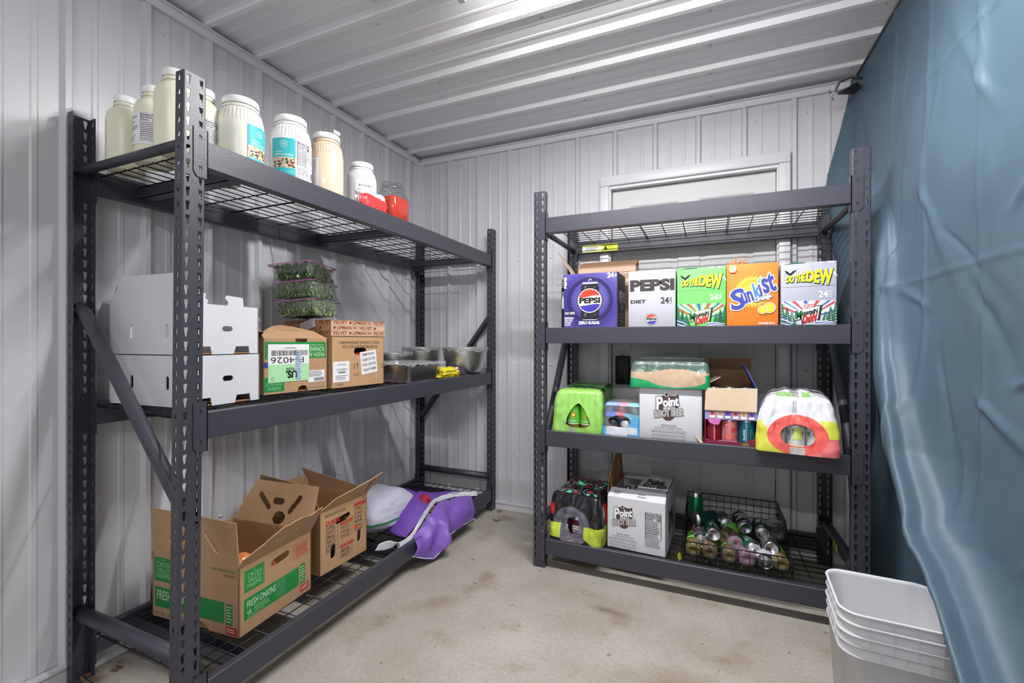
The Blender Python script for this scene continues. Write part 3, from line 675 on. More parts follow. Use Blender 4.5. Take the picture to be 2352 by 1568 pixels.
# clear clamshells of salad greens
LEAF = [mat('leaf_%d' % i, c, .45) for i, c in enumerate(((74, 116, 56), (98, 144, 68), (56, 92, 50), (142, 172, 102), (190, 208, 152), (92, 60, 64), (205, 214, 178)))]
PINK = film('pink_rim', (190, 90, 165), .15, .15)
CL = film('clamshell_plastic', (225, 230, 228), .84, .05)
cy0 = (-1.605, 1.503)
ROTC = Matrix.Rotation(math.radians(110.5), 4, 'Z') @ Matrix.Rotation(math.radians(-6), 4, 'X')
for k, (zo, hh, dx, dy, lab) in enumerate(((0, .080, 0, 0, 'clear clamshell of salad greens, bottom of the stack of three'), (.0845, .079, .002, -.004, 'clear clamshell of salad greens, middle of the stack of three'), (.168, .081, -.004, 0.002, 'clear clamshell of salad greens, top of the stack with a pink rim'))):
    t = thing('salad_clamshell', lab, 'salad container', Vector((cy0[0]+dx, cy0[1]+dy, 1.2185))+ROTC @ Vector((0, 0, zo)), 0, 'salad containers', rot=ROTC.to_euler())
    w, d = .272, .195; mb = MB()
    def ring(z, e, n=5, r=.022):
        pts = []
        for cx, cyy, a0 in ((w-e-r, e+r, -90), (w-e-r, d-e-r, 0), (e+r, d-e-r, 90), (e+r, e+r, 180)):
            for q in range(n): a = math.radians(a0+90*q/(n-1)); pts.append((cx+r*math.cos(a), cyy+r*math.sin(a), z))
        return pts
    lv = [(0.002, .030), (.004, .020), (hh*.5, .010), (hh-.012, .004), (hh-.010, .004)]; v = []; f = []
    for z, e in lv: v += ring(z, e)
    n = 20
    for i in range(len(lv)-1):
        for q in range(n): f.append((i*n+q, i*n+(q+1) % n, (i+1)*n+(q+1) % n, (i+1)*n+q))
    f.append(tuple(range(n))); mb.add(v, f, CL, True)
    for q in range(14):    # moulded ribs of the tub
        x = .03+q*(w-.06)/13
        mb.tube([(x, .018, .006), (x, .005, hh-.014)], .0011, CL, 4)
    mb.build('tub', t)
    mb = MB(); v = ring(hh-.010, -.006)+ring(hh-.006, -.007)+ring(hh-.004, .008)+ring(hh+.004, .02); f = []
    for i in range(3):
        for q in range(n): f.append((i*n+q, i*n+(q+1) % n, (i+1)*n+(q+1) % n, (i+1)*n+q))
    f.append(tuple(range(3*n, 4*n))); mb.add(v, f, lambda i: (PINK if (i % n) in ((0, 1, 2, 3, 4, 5, 6, 7, 8, 9, 13, 14, 15, 16, 17, 18, 19) if k == 2 else (0, 1, 2, 3, 14, 15, 16, 17, 18, 4)) else CL) if i < 40 else CL, True); mb.build('lid', t)
    mb = MB(); rnd = random.Random(k+3)
    for q in range(1500):
        x = rnd.uniform(.014, w-.014); y = rnd.choice((rnd.uniform(.016, .045), rnd.uniform(.02, d-.02))); z = rnd.uniform(.006, hh-.008)
        if rnd.random() < .35: x = rnd.choice((.014, .020, .028))+.003; y = rnd.uniform(.02, d-.03)
        L = rnd.uniform(.012, .04); wd = rnd.choice((.0012, .002, .006, .011)) ; d1 = Vector((rnd.uniform(-1, 1), rnd.uniform(-.25, .25), rnd.uniform(-1, 1))).normalized(); d2 = d1.cross(Vector((rnd.uniform(-.4, .4), 1, rnd.uniform(-.4, .4)))).normalized(); p = Vector((x, y, z))
        cl = lambda q_: (min(max(q_.x, .012), w-.012), min(max(q_.y, .012), d-.014), min(max(q_.z, .004), hh-.005))
        nn = d1.cross(d2)*wd*.5
        mb.add([cl(p), cl(p+d1*L*.4+d2*wd+nn), cl(p+d1*L), cl(p+d1*L*.4-d2*wd+nn), cl(p+d1*L*.5-nn)], [(0, 1, 4), (1, 2, 4), (2, 3, 4), (3, 0, 4)], LEAF[rnd.choice((0, 0, 1, 1, 2, 2, 3, 3, 4, 5, 6) if wd > .003 else (3, 4, 4, 6, 6))], True)
    mb.rbox(.022, w-.022, .024, d-.022, .008, hh-.012, LEAF[1], .01)
    o = mb.build('salad_greens'); o.location = t.location; o.rotation_euler = t.rotation_euler
    tag(o, 'mixed green salad leaves inside the %s clamshell of the stack' % ('bottom', 'middle', 'top')[k], 'salad', None, 'stuff')
# steel pans and bowls under cling film
def crumple(fn0, nu, nv, amp, fr, m, mb, seed=0):
    mb.grid(lambda u, v: Vector(fn0(u, v))+Vector((0, 0, 1))*amp*noise.noise(Vector(fn0(u, v))*fr+Vector((seed, 0, 0)))+Vector((1, 0, 0))*amp*.5*noise.noise(Vector(fn0(u, v))*fr+Vector((seed, 9, 0))), nu, nv, m)
CRINK = film('cling_film', (215, 217, 222), .62, .08)
t = thing('steel_pan', 'rectangular stainless steel pan covered with cling film', 'pan', (-1.352, 1.858, .890), 88)
mb = MB(); w, d, h = .275, .315, .100
def rring(z, e, r, n=6):
    pts = []
    for cx, cyy, a0 in ((w-e-r, e+r, -90), (w-e-r, d-e-r, 0), (e+r, d-e-r, 90), (e+r, e+r, 180)):
        for q in range(n): a = math.radians(a0+90*q/(n-1)); pts.append((cx+r*math.cos(a), cyy+r*math.sin(a), z))
    return pts
lv = [(0, .03, .03), (.001, .022, .034), (.01, .016, .036), (h-.022, .006, .03), (h-.018, .003, .03), (h-.004, .003, .03), (h-.003, -.008, .03), (h-.005, -.009, .03)]; v = []; f = []; n = 24
for z, e, r in lv: v += rring(z, e, r)
for i in range(len(lv)-1):
    for q in range(n): f.append((i*n+q, i*n+(q+1) % n, (i+1)*n+(q+1) % n, (i+1)*n+q))
f.append(tuple(range(n))); mb.add(v, f, STEEL, True); mb.build('pan_body', t)
mb = MB()
crumple(lambda u, v: (-.012+u*(w+.024), -.012+v*(d+.024), h+.002), 40, 40, .004, 40, CRINK, mb)
crumple(lambda u, v: (-.013+u*(w+.026), -.013-.002*v, h+.002-v*(.012+.012*noise.noise(Vector((u*9, 0, 0))))), 60, 4, .004, 90, CRINK, mb, 3)
crumple(lambda u, v: (-.013-.003*v, -.012+u*(d+.024), h+.002-v*(.012+.010*noise.noise(Vector((u*9, 5, 0))))), 60, 4, .004, 90, CRINK, mb, 4)
mb.build('cling_film', t)
def bowl(label, x, y, R, h, seed, food=None):
    t = thing('mixing_bowl', label, 'bowl', (x, y, .889), 0, 'steel mixing bowls')
    mb = MB(); pr = [(0, 0), (R*.42, 0)]+[(R*(.42+.58*math.sin(a)**.9), h*(1-math.cos(a))) for a in [PI/2*k/12 for k in range(1, 13)]]+[(R*1.03, h+.001), (R*1.04, h-.003)]
    mb.lathe(pr, STEEL, 64); mb.build('bowl_body', t)
    mb = MB()
    mb.grid(lambda u, v: (R*1.03*v*math.cos(2*PI*u), R*1.03*v*math.sin(2*PI*u), h+.004+.004*noise.noise(Vector((v*4*math.cos(2*PI*u), v*4*math.sin(2*PI*u), seed)))), 48, 8, CRINK)
    def sk(u, v):
        a = 2*PI*u; dr = .004+.006*noise.noise(Vector((math.cos(a)*9, math.sin(a)*9, v*6+seed))); L = .022+.022*noise.noise(Vector((math.cos(a)*3, math.sin(a)*3, seed)))
        z = h+.004-v*L; return ((R*1.045+dr-v*.006)*math.cos(a), (R*1.045+dr-v*.006)*math.sin(a), z)
    mb.grid(sk, 160, 8, CRINK); mb.build('cling_film', t)
    return t
bowl('large round steel bowl under cling film at the right end of the shelf', -1.397, 2.482, .136, .172, 1)
bowl('middle steel bowl under cling film behind, against the wall', -1.735, 2.50, .120, .170, 2)
bowl('low steel bowl under cling film behind the rectangular pan', -1.765, 2.235, .118, .143, 3)
def ybag(u, v): return WHITE if (.10 < u < .34 and .55 < v < .85) else mat('bag_yellow', (226, 206, 52), .4)
o = blob('snack_bag', 'small crumpled yellow and white bag lying in front of the bowls', 'bag', (-1.385, 2.235, .890), (.045, .085, .030), ybag, 5, .35, 2.8, rz=-10, n=60)
# ---------------- bottom shelf of the long rack ----------------
ZB = .1335
t = thing('onion_carton', 'open brown carton with green bands and raised flaps in the front corner', 'box', (-1.402, 1.003, ZB), 95)
w, d, h = .318, .402, .224
oh = [SLOT(w*.53, h-.040, .085, .028, 6)]
mb = carton(t, w, d, h, CARD, CARDIN, {'front': oh, 'left': [], 'back': []}, cut={'left': [(0, 0), (.15, 0), (.16, .012), (.19, .022), (.235, .022), (.26, .012), (.27, 0), (d, 0), (d, h), (0, h)]})
a = front_art(mb, w, h); a.h = .0003
def cvf(a, x0, y0, x1, y1):
    c = col(150, 205, 150); a.rect(x0, y0, x1, y1, GREEN).up(); X = lambda q: x0+(x1-x0)*q; Y = lambda q: y0+(y1-y0)*q
    for k, s in enumerate(('CROSS', 'VALLEY', 'FARMS')): a.text(s, X(.16), Y(.62-.24*k), X(.86), Y(.82-.24*k), c, off=.0)
    a.rect(X(.4), Y(.9), X(.6), Y(.92), c); a.rect(X(.05), Y(.05), X(.06), Y(.95), c); a.rect(X(.94), Y(.05), X(.95), Y(.95), c)
LG = col(190, 220, 185)
cvf(a, .06, .60, .31, .92); a.rect(.06, .20, .80, .51, GREEN).rect(.825, .20, .90, .36, GREEN).rect(.825, .375, .90, .53, GREEN).rect(.825, .06, .96, .17, RED)
a.up(); a.text('FRESH ONIONS', .09, .36, .46, .46, LG, off=.01); a.text('US.', .10, .26, .15, .32, LG, off=.03); a.lines(.18, .25, .40, .34, LG, 3, .3, 3); a.text('us foods inc.', .10, .215, .32, .24, LG); a.rect(.46, .22, .60, .50, col(70, 140, 90)); a.lines(.83, .22, .89, .5, LG, 6, .4, 5); a.lines(.84, .08, .95, .15, LG, 2, .5, 6)
a.rect(.72, .66, .99, .665, RED).rect(.72, .90, .99, .905, RED).rect(.72, .66, .725, .905, RED).rect(.985, .66, .99, .905, RED); a.lines(.75, .69, .97, .88, RED, 5, .45, 7)
# end face (left) artwork: u runs from the back to the front corner
a = flat_art(mb, frame((0, d, 0), (0, -1, 0), (0, 0, 1)), d, h); a.h = .0003
cvf(a, .02, .56, .25, .93); a.rect(.03, .16, .84, .47, GREEN).rect(.86, .15, .93, .46, GREEN).rect(.86, .02, .98, .13, RED)
a.up(); a.text('FRESH ONIONS', .06, .28, .50, .42, LG, off=.01); a.text('NET WT. 50 LB', .03, .03, .26, .08, GREEN); a.text('U.S. NO. 1', .84, .85, .97, .89, INK); a.text('KEEP REFRIGERATED', .70, .92, .97, .955, GREEN); a.lines(.865, .18, .925, .44, LG, 6, .4, 2); a.lines(.87, .04, .97, .11, LG, 2, .5, 3)
mb.build('carton_body', t)
rj = random.Random(2)
jag = [(w+.0-(w)*k/14, .108+rj.uniform(-.008, .006)-(max(0, k-8)*.012)) for k in range(15)]
flap(t, (0, 0, h), (1, 0, 0), (0, -.50, .86), [(0, 0), (w, 0)]+jag+[(0, .01)], [SLOT(w*.55, .055, .10, .010, 6)], CARD)
flap(t, (0, d, h), (0, -1, 0), (-.06, 0, 1), [(0, 0), (d, 0), (d-.004, .152), (.004, .158)], [SLOT(.115, .075, .085, .022, 50), SLOT(d-.115, .075, .085, .022, -50), SLOT(d*.5, .06, .06, .022)], CARD)
flap(t, (w, 0, h), (0, 1, 0), (.48, 0, .92), [(0, 0), (d, 0), (d-.05, .165), (.028, .165)], [SLOT(.115, .085, .085, .024, 118), SLOT(d-.13, .085, .10, .022, 35), SLOT(d*.5, .09, .06, .026), [(d*.40, .004), (d*.36, .016), (d*.35, .036), (d*.40, .052), (d*.46, .054), (d*.50, .04), (d*.51, .02), (d*.47, .004)]], CARD, 'tall end flap with slots and a round cut-out')
flap(t, (w, d+.004, h), (-1, 0, 0), (0, .22, -.95), [(0, 0), (w, 0), (w-.03, .12), (.03, .12)], [SLOT(w*.5, .08, .07, .025)], CARD)
ONI = mat('onion_skin', (214, 124, 62), .35, var=.25, vscale=40, coat=.3); ONR = mat('onion_root', (214, 190, 150), .8)
def onion(label, x, y, z, r, rx=0, ry=0, grp='onions in the open carton'):
    mb = MB(); mb.lathe([(0, r*1.12), (r*.05, r*1.10), (r*.10, r*.98), (r*.30, r*.86), (r*.72, r*.6), (r*.98, r*.1), (r*.95, -r*.3), (r*.6, -r*.72), (r*.15, -r*.86), (0, -r*.86)], ONI, 24)
    for k in range(6): q = 2*PI*k/6; mb.tube([(r*.04*math.cos(q), r*.04*math.sin(q), r*1.08), (r*.10*math.cos(q), r*.10*math.sin(q), r*1.28)], [r*.03, r*.005], ONR, 4)
    for k in range(12):
        q = 2*PI*k/12; mb.tube([(r*1.004*math.cos(q)*math.cos(e), r*1.004*math.sin(q)*math.cos(e), r*.86*math.sin(e)) for e in (-.8, -.3, .2, .6)], r*.008, MATS['onion_root'], 4)
    o = mb.build('onion'); o.location = (x, y, z); o.rotation_euler = (rx, ry, 0); tag(o, label, 'onion', grp); return o
c95 = math.radians(95)
def o2w(px, py): return -1.402+px*math.cos(c95)-py*math.sin(c95), 1.003+px*math.sin(c95)+py*math.cos(c95)
k = 0
for px, py, pz, r, rx, ry, lab in ((.055, .055, .050, .042, .4, .3, 0), (.150, .052, .048, .041, 1, .2, 0), (.245, .055, .05, .042, 0, 1, 0), (.06, .15, .050, .042, 1, 0, 0), (.155, .15, .05, .041, 2, .2, 0), (.06, .25, .05, .042, .5, .5, 0),
        (.060, .048, .132, .040, -.6, .4, 1), (.155, .046, .130, .038, .8, 1.2, 2), (.050, .14, .13, .040, .8, -.4, 0), (.048, .23, .13, .040, .2, .4, 0), (.052, .050, .206, .036, .9, 1.1, 3), (.05, .13, .205, .034, -.5, .3, 0)):
    X, Y = o2w(px, py); onion({0: 'yellow onion deep inside the open brown carton with green bands', 1: 'yellow onion just under the topmost one in the carton corner', 2: 'yellow onion showing through the front handle hole of its carton', 3: 'topmost onion in the open carton, peeling at its tip'}[lab], X, Y, ZB+.006+pz, r, rx, ry)
# vegetable carton with check tables
t = thing('vegetable_carton', 'open brown carton with red vegetable names and check tables', 'box', (-1.466, 1.398, ZB), 89)
w, d, h = .272, .372, .258
CT = MATS['cardboard_tan']
mb = carton(t, w, d, h, CT, CARDIN, {'front': [SLOT(w*.47, h-.062, .085, .028, 6), SLOT(w*.26, .075, .060, .026, 88), SLOT(w*.82, .085, .055, .022, 88)]})
a = front_art(mb, w, h); a.h = .0003
def table(x0, y0, x1, y1, names, head):
    n = len(names); a.text(head, x0-.01, y1+.012, x1+.03, y1+.075, RED, off=.05)
    for k in range(n+1): y = y0+(y1-y0)*k/n; a.rect(x0, y-.002, x1, y+.002, INK)
    for x in (x0, x0+(x1-x0)*.72, x1): a.rect(x-.003, y0, x+.003, y1, INK)
    for k, s in enumerate(names): y = y1-(y1-y0)*(k+1)/n; dy = (y1-y0)/n; a.text(s, x0+.015, y+dy*.2, x0+(x1-x0)*.68, y+dy*.8, INK, off=.02)
table(.12, .30, .36, .74, ('SUPER', 'SELECT', 'SMALL', 'SELECT', 'LARGE', 'PLAIN'), 'CUKES'); table(.42, .42, .66, .64, ('FANCY', 'UNCLASS', 'CHOICE'), 'EGGPLANT'); table(.42, .10, .66, .25, ('MEDIUM', 'SPAGHETTI'), 'SQUASH'); table(.72, .42, .95, .84, ('JUMBO', 'X LARGE', 'LARGE', 'MEDIUM', 'SMALL', 'SUNTAN'), 'PEPPERS')
a.text('PRODUCE OF U.S.A.', .10, .885, .52, .93, INK, off=.02); a.text('1 1/9', .85, .945, .94, .99, INK, off=.01); a.up(); a.rect(.70, .48, .79, .53, col(240, 70, 55))
mb.build('carton_body', t)
flap(t, (0, 0, h), (1, 0, 0), (0, -.55, .83), [(0, 0), (w, 0), (w+.035, .118), (w-.02, .098), (w*.55, .075), (w*.2, .058), (0, .012)], [], CT, art=lambda mb, M: flat_art(mb, M, w, .12).poly([(.88, .2), (.90, .2), (1.0, .78), (.98, .80)], BLACK).poly([(.86, .62), (.88, .58), (.96, .62), (.95, .66)], BLACK))
flap(t, (w, 0, h), (0, 1, 0), (.02, 0, 1), [(0, 0), (d, 0), (d+.045, .075), (d-.05, .062), (.035, .032)], [], CARD)
flap(t, (0, d, h), (0, -1, 0), (-.10, 0, 1), [(0, 0), (d, 0), (d-.04, .105), (.03, .125)], [], CARD)
flap(t, (w, d, h), (-1, 0, 0), (0, .06, 1), [(0, 0), (w, 0), (w-.02, .05), (.02, .05)], [], CARD)
CUC = mat('cucumber_skin', (52, 92, 40), .3)
for k, (px, py, pz, l) in enumerate(((.03, .040, .190, .20), (.03, .044, .075, .21), (.035, .042, .03, .2), (.03, .085, .03, .2), (.035, .088, .08, .19), (.03, .085, .13, .2), (.032, .043, .13, .2))):
    mb = MB(); mb.tube([(0, 0, 0), (.01, 0, 0), (l*.5, .004, .003), (l-.01, 0, 0), (l, 0, 0)], [.008, .017, .021, .017, .007], CUC, 14); o = mb.build('cucumber'); o.location = (-1.466-py, 1.398+px, ZB+.006+pz); o.rotation_euler[2] = PI/2
    tag(o, 'green cucumber seen through the oblong hole of the vegetable carton' if k == 0 else 'green cucumber below the topmost one inside the vegetable carton', 'cucumber', 'cucumbers in the vegetable carton')
# purple onion sack
t = thing('onion_sack', 'white woven and purple mesh onion sack slumped over the shelf edge', 'sack', (-1.60, 1.94, ZB), 0)
WOV = mat('woven_white', (184, 182, 198), .7, bump=.3, bscale=500); PUR = mat('purple_mesh', (82, 44, 134), .45, bump=.5, bscale=320, var=.2, vscale=120); HEM = mat('white_hem', (228, 228, 236), .6, bump=.1, bscale=100); PURL = mat('purple_light', (98, 62, 156), .35, bump=.5, bscale=260, var=.22, vscale=90)
def weave(m, light, sc):
    nt_ = m.node_tree; b_ = nt_.nodes['Principled BSDF']; tc_ = nt_.nodes.new('ShaderNodeTexCoord'); outs = []
    for ax_ in ('Y', 'Z'):
        w_ = nt_.nodes.new('ShaderNodeTexWave'); w_.bands_direction = ax_; w_.inputs['Scale'].default_value = sc; w_.inputs['Distortion'].default_value = 2.5; w_.inputs['Detail Scale'].default_value = .6
        nt_.links.new(tc_.outputs['Object'], w_.inputs['Vector']); r_ = nt_.nodes.new('ShaderNodeValToRGB'); r_.color_ramp.elements[0].position = .62; r_.color_ramp.elements[1].position = .92; nt_.links.new(w_.outputs['Fac'], r_.inputs['Fac']); outs.append(r_.outputs[0])
    a_ = nt_.nodes.new('ShaderNodeMix'); a_.data_type = 'RGBA'; a_.blend_type = 'LIGHTEN'; a_.inputs[0].default_value = 1; nt_.links.new(outs[0], a_.inputs[6]); nt_.links.new(outs[1], a_.inputs[7])
    x_ = nt_.nodes.new('ShaderNodeMix'); x_.data_type = 'RGBA'; src = b_.inputs['Base Color'].links[0].from_socket; nt_.links.new(a_.outputs[2], x_.inputs[0]); nt_.links.new(src, x_.inputs[6]); x_.inputs[7].default_value = tuple(lin(c) for c in light)+(1,); nt_.links.new(x_.outputs[2], b_.inputs['Base Color'])
weave(PUR, (116, 76, 172), 75); weave(PURL, (138, 102, 192), 95)
mb = MB()
def body(u, v):
    th = 2*PI*u; ph = PI*(v-.5); sg = lambda q, e: math.copysign(abs(q)**e, q)
    d_ = Vector((sg(math.cos(ph), .7)*sg(math.cos(th), .75), sg(math.cos(ph), .7)*sg(math.sin(th), .75), sg(math.sin(ph), .85)))
    k = 1+.08*noise.noise(d_*1.6)+.018*noise.noise(d_*5)
    z = .088+d_.z*(.082 if d_.z < 0 else .115)*k
    z *= 1-.28*max(0, d_.y)      # lower towards the mouth
    return (d_.x*.175*k, d_.y*.225*k, max(z, .004))
def bodym(u, v):
    x, y, z = body(u, v)
    if x < -.045 and z > .05: return PUR
    if y > .075+.02*math.sin(z*60): return PUR
    if abs(z-.078) < .0045 and y < .06: return GREEN
    if z > .17 and y > -.02 and x < .0 and y < .07: return GREEN if -.09 < x < -.03 else WOV
    return WOV
mb.grid(body, 140, 90, bodym); mb.build('sack_body', t)
RON = mat('red_onion', (150, 36, 62), .2, var=.2, vscale=30, coat=.6)
mb = MB(); mb.lathe([(0, .040), (.012, .037), (.030, .024), (.037, 0), (.03, -.022), (0, -.033)], RON, 28)
o = mb.build('red_onion'); o.location = (-1.392, 2.035, ZB+.118); o.rotation_euler = (.7, .6, 0); tag(o, 'shiny red onion pushing through the torn purple mesh sack', 'onion')
# mouth of the sack: mesh sheet that spills over the beam, described in world coordinates
def sheet(name, rows, m, parent, th=.0015, sub=6, wr=.004, label=None, seed=0):
    """smooth sheet through rows of 3D control points"""
    def cr(p0, p1, p2, p3, t_):
        return .5*((2*p1)+(p2-p0)*t_+(2*p0-5*p1+4*p2-p3)*t_*t_+(3*p1-p0-3*p2+p3)*t_**3)
    def samp(L, s):
        n = len(L)-1; x = s*n; i = min(int(x), n-1); f = x-i
        return cr(L[max(i-1, 0)], L[i], L[i+1], L[min(i+2, n)], f)
    R_ = [[Vector(p) for p in r] for r in rows]
    def fn(u, v):
        p = samp([samp(r, u) for r in R_], v)
        return p+wr*Vector((noise.noise(p*18+Vector((seed, 0, 0))), noise.noise(p*18+Vector((0, 5+seed, 0))), noise.noise(p*22+Vector((0, 0, 9+seed)))))
    mb = MB(); mb.grid(fn, (len(rows[0])-1)*sub, (len(rows)-1)*sub, m)
    o = mb.build(name, parent, label)
    md = o.modifiers.new('s', 'SOLIDIFY'); md.thickness = th; md.offset = 0
    return o
mloc = Vector((-1.60, 1.94, ZB))
L_ = lambda pts: [tuple(Vector(p)-mloc) for p in pts]
hem = [(-1.345, 1.745, .150), (-1.335, 1.83, .158), (-1.33, 1.90, .205), (-1.345, 1.99, .235), (-1.36, 2.08, .252), (-1.36, 2.17, .245), (-1.34, 2.26, .235), (-1.30, 2.36, .215), (-1.28, 2.42, .20)]
sheet('mesh_neck', [L_([(-1.46, 1.83, .16), (-1.44, 1.90, .235), (-1.44, 1.99, .27), (-1.46, 2.08, .28), (-1.48, 2.18, .235), (-1.44, 2.30, .205)]), L_([(-1.40, 1.80, .158), (-1.385, 1.89, .222), (-1.395, 1.98, .26), (-1.41, 2.08, .272), (-1.42, 2.18, .25), (-1.38, 2.33, .215)]), L_([(-1.338, 1.80, .158), (-1.33, 1.90, .203), (-1.345, 1.99, .235), (-1.36, 2.08, .252), (-1.355, 2.20, .243), (-1.30, 2.36, .215)])], PUR, t, seed=1, label='dark purple mesh')
a0 = L_(hem); 
sheet('white_hem', [a0, [(x+.004, y, z-.026) for x, y, z in a0]], HEM, t, wr=.004, sub=10, label='white hem band')
sheet('hem_tail', [L_([(-1.345, 1.755, .152), (-1.34, 1.71, .150), (-1.355, 1.665, .152), (-1.37, 1.62, .165)]), L_([(-1.325, 1.755, .150), (-1.33, 1.72, .168), (-1.34, 1.68, .19), (-1.36, 1.635, .190)])], HEM, t, wr=.003, label='white strap end')
top = [(-1.325, 1.84, .152), (-1.318, 1.92, .185), (-1.325, 2.0, .215), (-1.338, 2.08, .228), (-1.335, 2.17, .222), (-1.31, 2.26, .212), (-1.285, 2.34, .20)]
midr = [(-1.272, 1.80, .122), (-1.268, 1.90, .128), (-1.262, 1.97, .16), (-1.235, 2.02, .165), (-1.272, 2.11, .14), (-1.255, 2.21, .155), (-1.258, 2.34, .15)]
botr = [(-1.272, 1.765, .095), (-1.262, 1.85, .050), (-1.255, 1.92, .022), (-1.20, 1.99, .085), (-1.268, 2.07, .068), (-1.25, 2.19, .085), (-1.245, 2.32, .078)]
sheet('mesh_skirt', [L_(top), L_(midr), L_(botr)], PURL, t, sub=14, wr=.008, seed=4, label='light purple woven skirt')
mb = MB(); mb.tube(L_(botr), .002, HEM, 5); mb.tube(L_([botr[-1], (-1.24, 2.33, .06), (-1.243, 2.335, .045)]), .002, HEM, 5); mb.build('skirt_seam', t, 'pale stitched seam')
# ---------------- soda cases on the second shelf of the short rack ----------------
Z2 = 1.1545
PRED = col(225, 62, 40); PBLU = col(60, 52, 160)
def globe(a, cx, cy, r, ring=True):
    """round soda emblem: red wave, white band with the word, blue wave"""
    q = a.ax/a.ay
    if ring: a.disc(cx, cy, r*1.07, BLACK)
    a.up(); a.disc(cx, cy, r, WHITE); a.up(); rr = r*.93
    def wav(x, s): return (.30+.12*math.sin(x*2.6+s))
    up = [(cx+rr*math.cos(t_), cy+rr*q*math.sin(t_)) for t_ in [math.radians(20+140*k/24) for k in range(25)]]
    up += [(cx+rr*x, cy+rr*q*(.36+.09*math.sin(x*2.4+.3))) for x in [-.90+1.8*k/12 for k in range(13)]]
    lo = [(cx+rr*math.cos(t_), cy+rr*q*math.sin(t_)) for t_ in [math.radians(200+140*k/24) for k in range(25)]]
    lo += [(cx+rr*x, cy+rr*q*(-.38+.07*math.sin(x*2.4+.3))) for x in [.90-1.8*k/12 for k in range(13)]]
    a.poly(up, PRED); a.poly(lo, PBLU); a.up(); a.text('PEPSI', cx-.83*r, cy-.20*r*q, cx+.83*r, cy+.22*r*q, BLACK, off=.055)
def case(name, label, x, y, w, d, h, m, side, rz=0, z=Z2, grp=None):
    t = thing(name, label, 'soda case', (x, y, z), rz, grp)
    mb = MB(); mb.rbox(0, w, 0, d, 0, h, m, .003, 2)
    if side is not m:
        mb.box(w-.0002, w+.0003, .004, d-.004, .004, h-.004, side); mb.box(-.0003, .0002, .004, d-.004, .004, h-.004, side)
    return t, mb, front_art(mb, w, h-.014, z=.014)
# dark blue case
w, h = .262, .272
t, mb, a = case('soda_case', 'dark blue dotted case with a big soda can picture, leftmost on its shelf', -.655, 2.142, w, .20, h, col(52, 40, 130), BLACK)
a.h = .0006; DOT = col(158, 150, 232); DK = col(30, 24, 80)
a.ring(.49, .50, .36, .42, DK, 60).up(); a.rect(.985, 0, 1, 1, BLACK).rect(0, 0, .006, 1, BLACK)
for j in range(46):
    for i in range(45):
        x = (i+.5+(j % 2)*.5)/45.5; y = (j+.5)/46
        r = math.hypot(x-.49, (y-.5)*h/w); s = .0082*(1-.55*abs(math.cos(min(r, .6)*7.2))**2) if r > .2 else .0015
        if .345 < r < .43: s *= .5
        if x < .985 and s > .0014: a.poly([(x-s, y), (x, y-s*1.0), (x+s, y), (x, y+s*1.0)], DOT)
a.up(); CANB = col(28, 26, 34); SIL = col(190, 190, 200)
a.poly([(.36, .80), (.63, .80), (.665, .74), (.665, .19), (.63, .145), (.36, .145), (.325, .19), (.325, .74)], CANB); a.poly([(.35, .83), (.64, .83), (.63, .795), (.36, .795)], SIL); a.poly([(.345, .16), (.645, .16), (.62, .13), (.37, .13)], SIL); a.ring(.5, .865, .02, .03, WHITE, 20, 0, 4)
a.up(); a.rect(.39, .2, .43, .76, col(95, 92, 105)); a.rect(.57, .2, .59, .76, col(70, 68, 80)); globe(a, .49, .49, .222)
a.up(); a.text('24', .815, .90, .925, .985, WHITE, off=.04); a.text('PACK', .935, .925, .99, .955, WHITE, rot=90, off=.03)
a.rect(.015, .72, .055, .955, BLACK).up(); a.text('PEPSI', -.065, .815, .135, .86, WHITE, rot=90, off=.05)
a.text('ZERO SUGAR', .285, .055, .67, .105, WHITE, off=.05); a.poly([(.02, .23), (.2, .23), (.22, .30), (.05, .30)], BLACK); a.up(); a.text('MAX TASTE', .03, .24, .21, .285, WHITE, off=.03)
for k, s in enumerate(('REFRESHING', 'COLA TASTE', 'WITH ZERO', 'SUGAR')): a.text(s, .02, .155-.042*k, .19-.02*k, .187-.042*k, WHITE, off=.03)
a2 = flat_art(mb, frame((w, 0, 0), (0, 1, 0), (0, 0, 1)), .20, h); a2.h = .001; a2.text('PEPSI', .15, .5, .9, .68, col(150, 145, 150), off=.05); a2.text('24', .35, .38, .62, .47, col(150, 145, 150), off=.04); a2.lines(.1, .08, .9, .3, col(110, 105, 110), 4, .5)
mb.build('case_body', t)
# silver case partly hidden behind it
w, h = .066, .282
t, mb, a = case('soda_case', 'silver and black case peeking out behind the dark blue dotted case', -.742, 2.385, w, .20, h, col(196, 196, 206), col(196, 196, 206))
a.h = .0006; a.rect(0, 0, 1, .83, BLACK).up(); a.text('P', .10, .42, .90, .74, WHITE, off=.03); mb.build('case_body', t)
# kraft tray with ribbed top and a loose leaning panel
t = thing('cardboard_tray', 'ribbed kraft cardboard sleeve standing behind the dark blue case', 'cardboard', (-.669, 2.46, Z2), 0); mb = MB()
KR = mat('kraft', (206, 176, 152), .8); KD = mat('kraft_dark', (150, 112, 84), .85); w = .31
mb.box(0, w, .0, .13, 0, .345, KR)
for z in (.345, ): mb.box(0, w, .0, .13, z, z+.006, KR); mb.add([(0, .004, z+.006), (w, .004, z+.006), (w, .11, z+.050), (0, .11, z+.050)], [(0, 1, 2, 3)], KD); mb.box(0, w, .110, .114, z+.0, z+.050, KD)
for z in (.286, .316, .2585): mb.box(-.0005, w+.0005, -.0012, 0, z, z+.0022, KD)
mb.build('sleeve', t)
t = thing('loose_cardboard', 'ribbed cardboard flap leaning against the rear left post', 'cardboard', (-.665, 2.40, Z2+.27), 0); mb = MB()
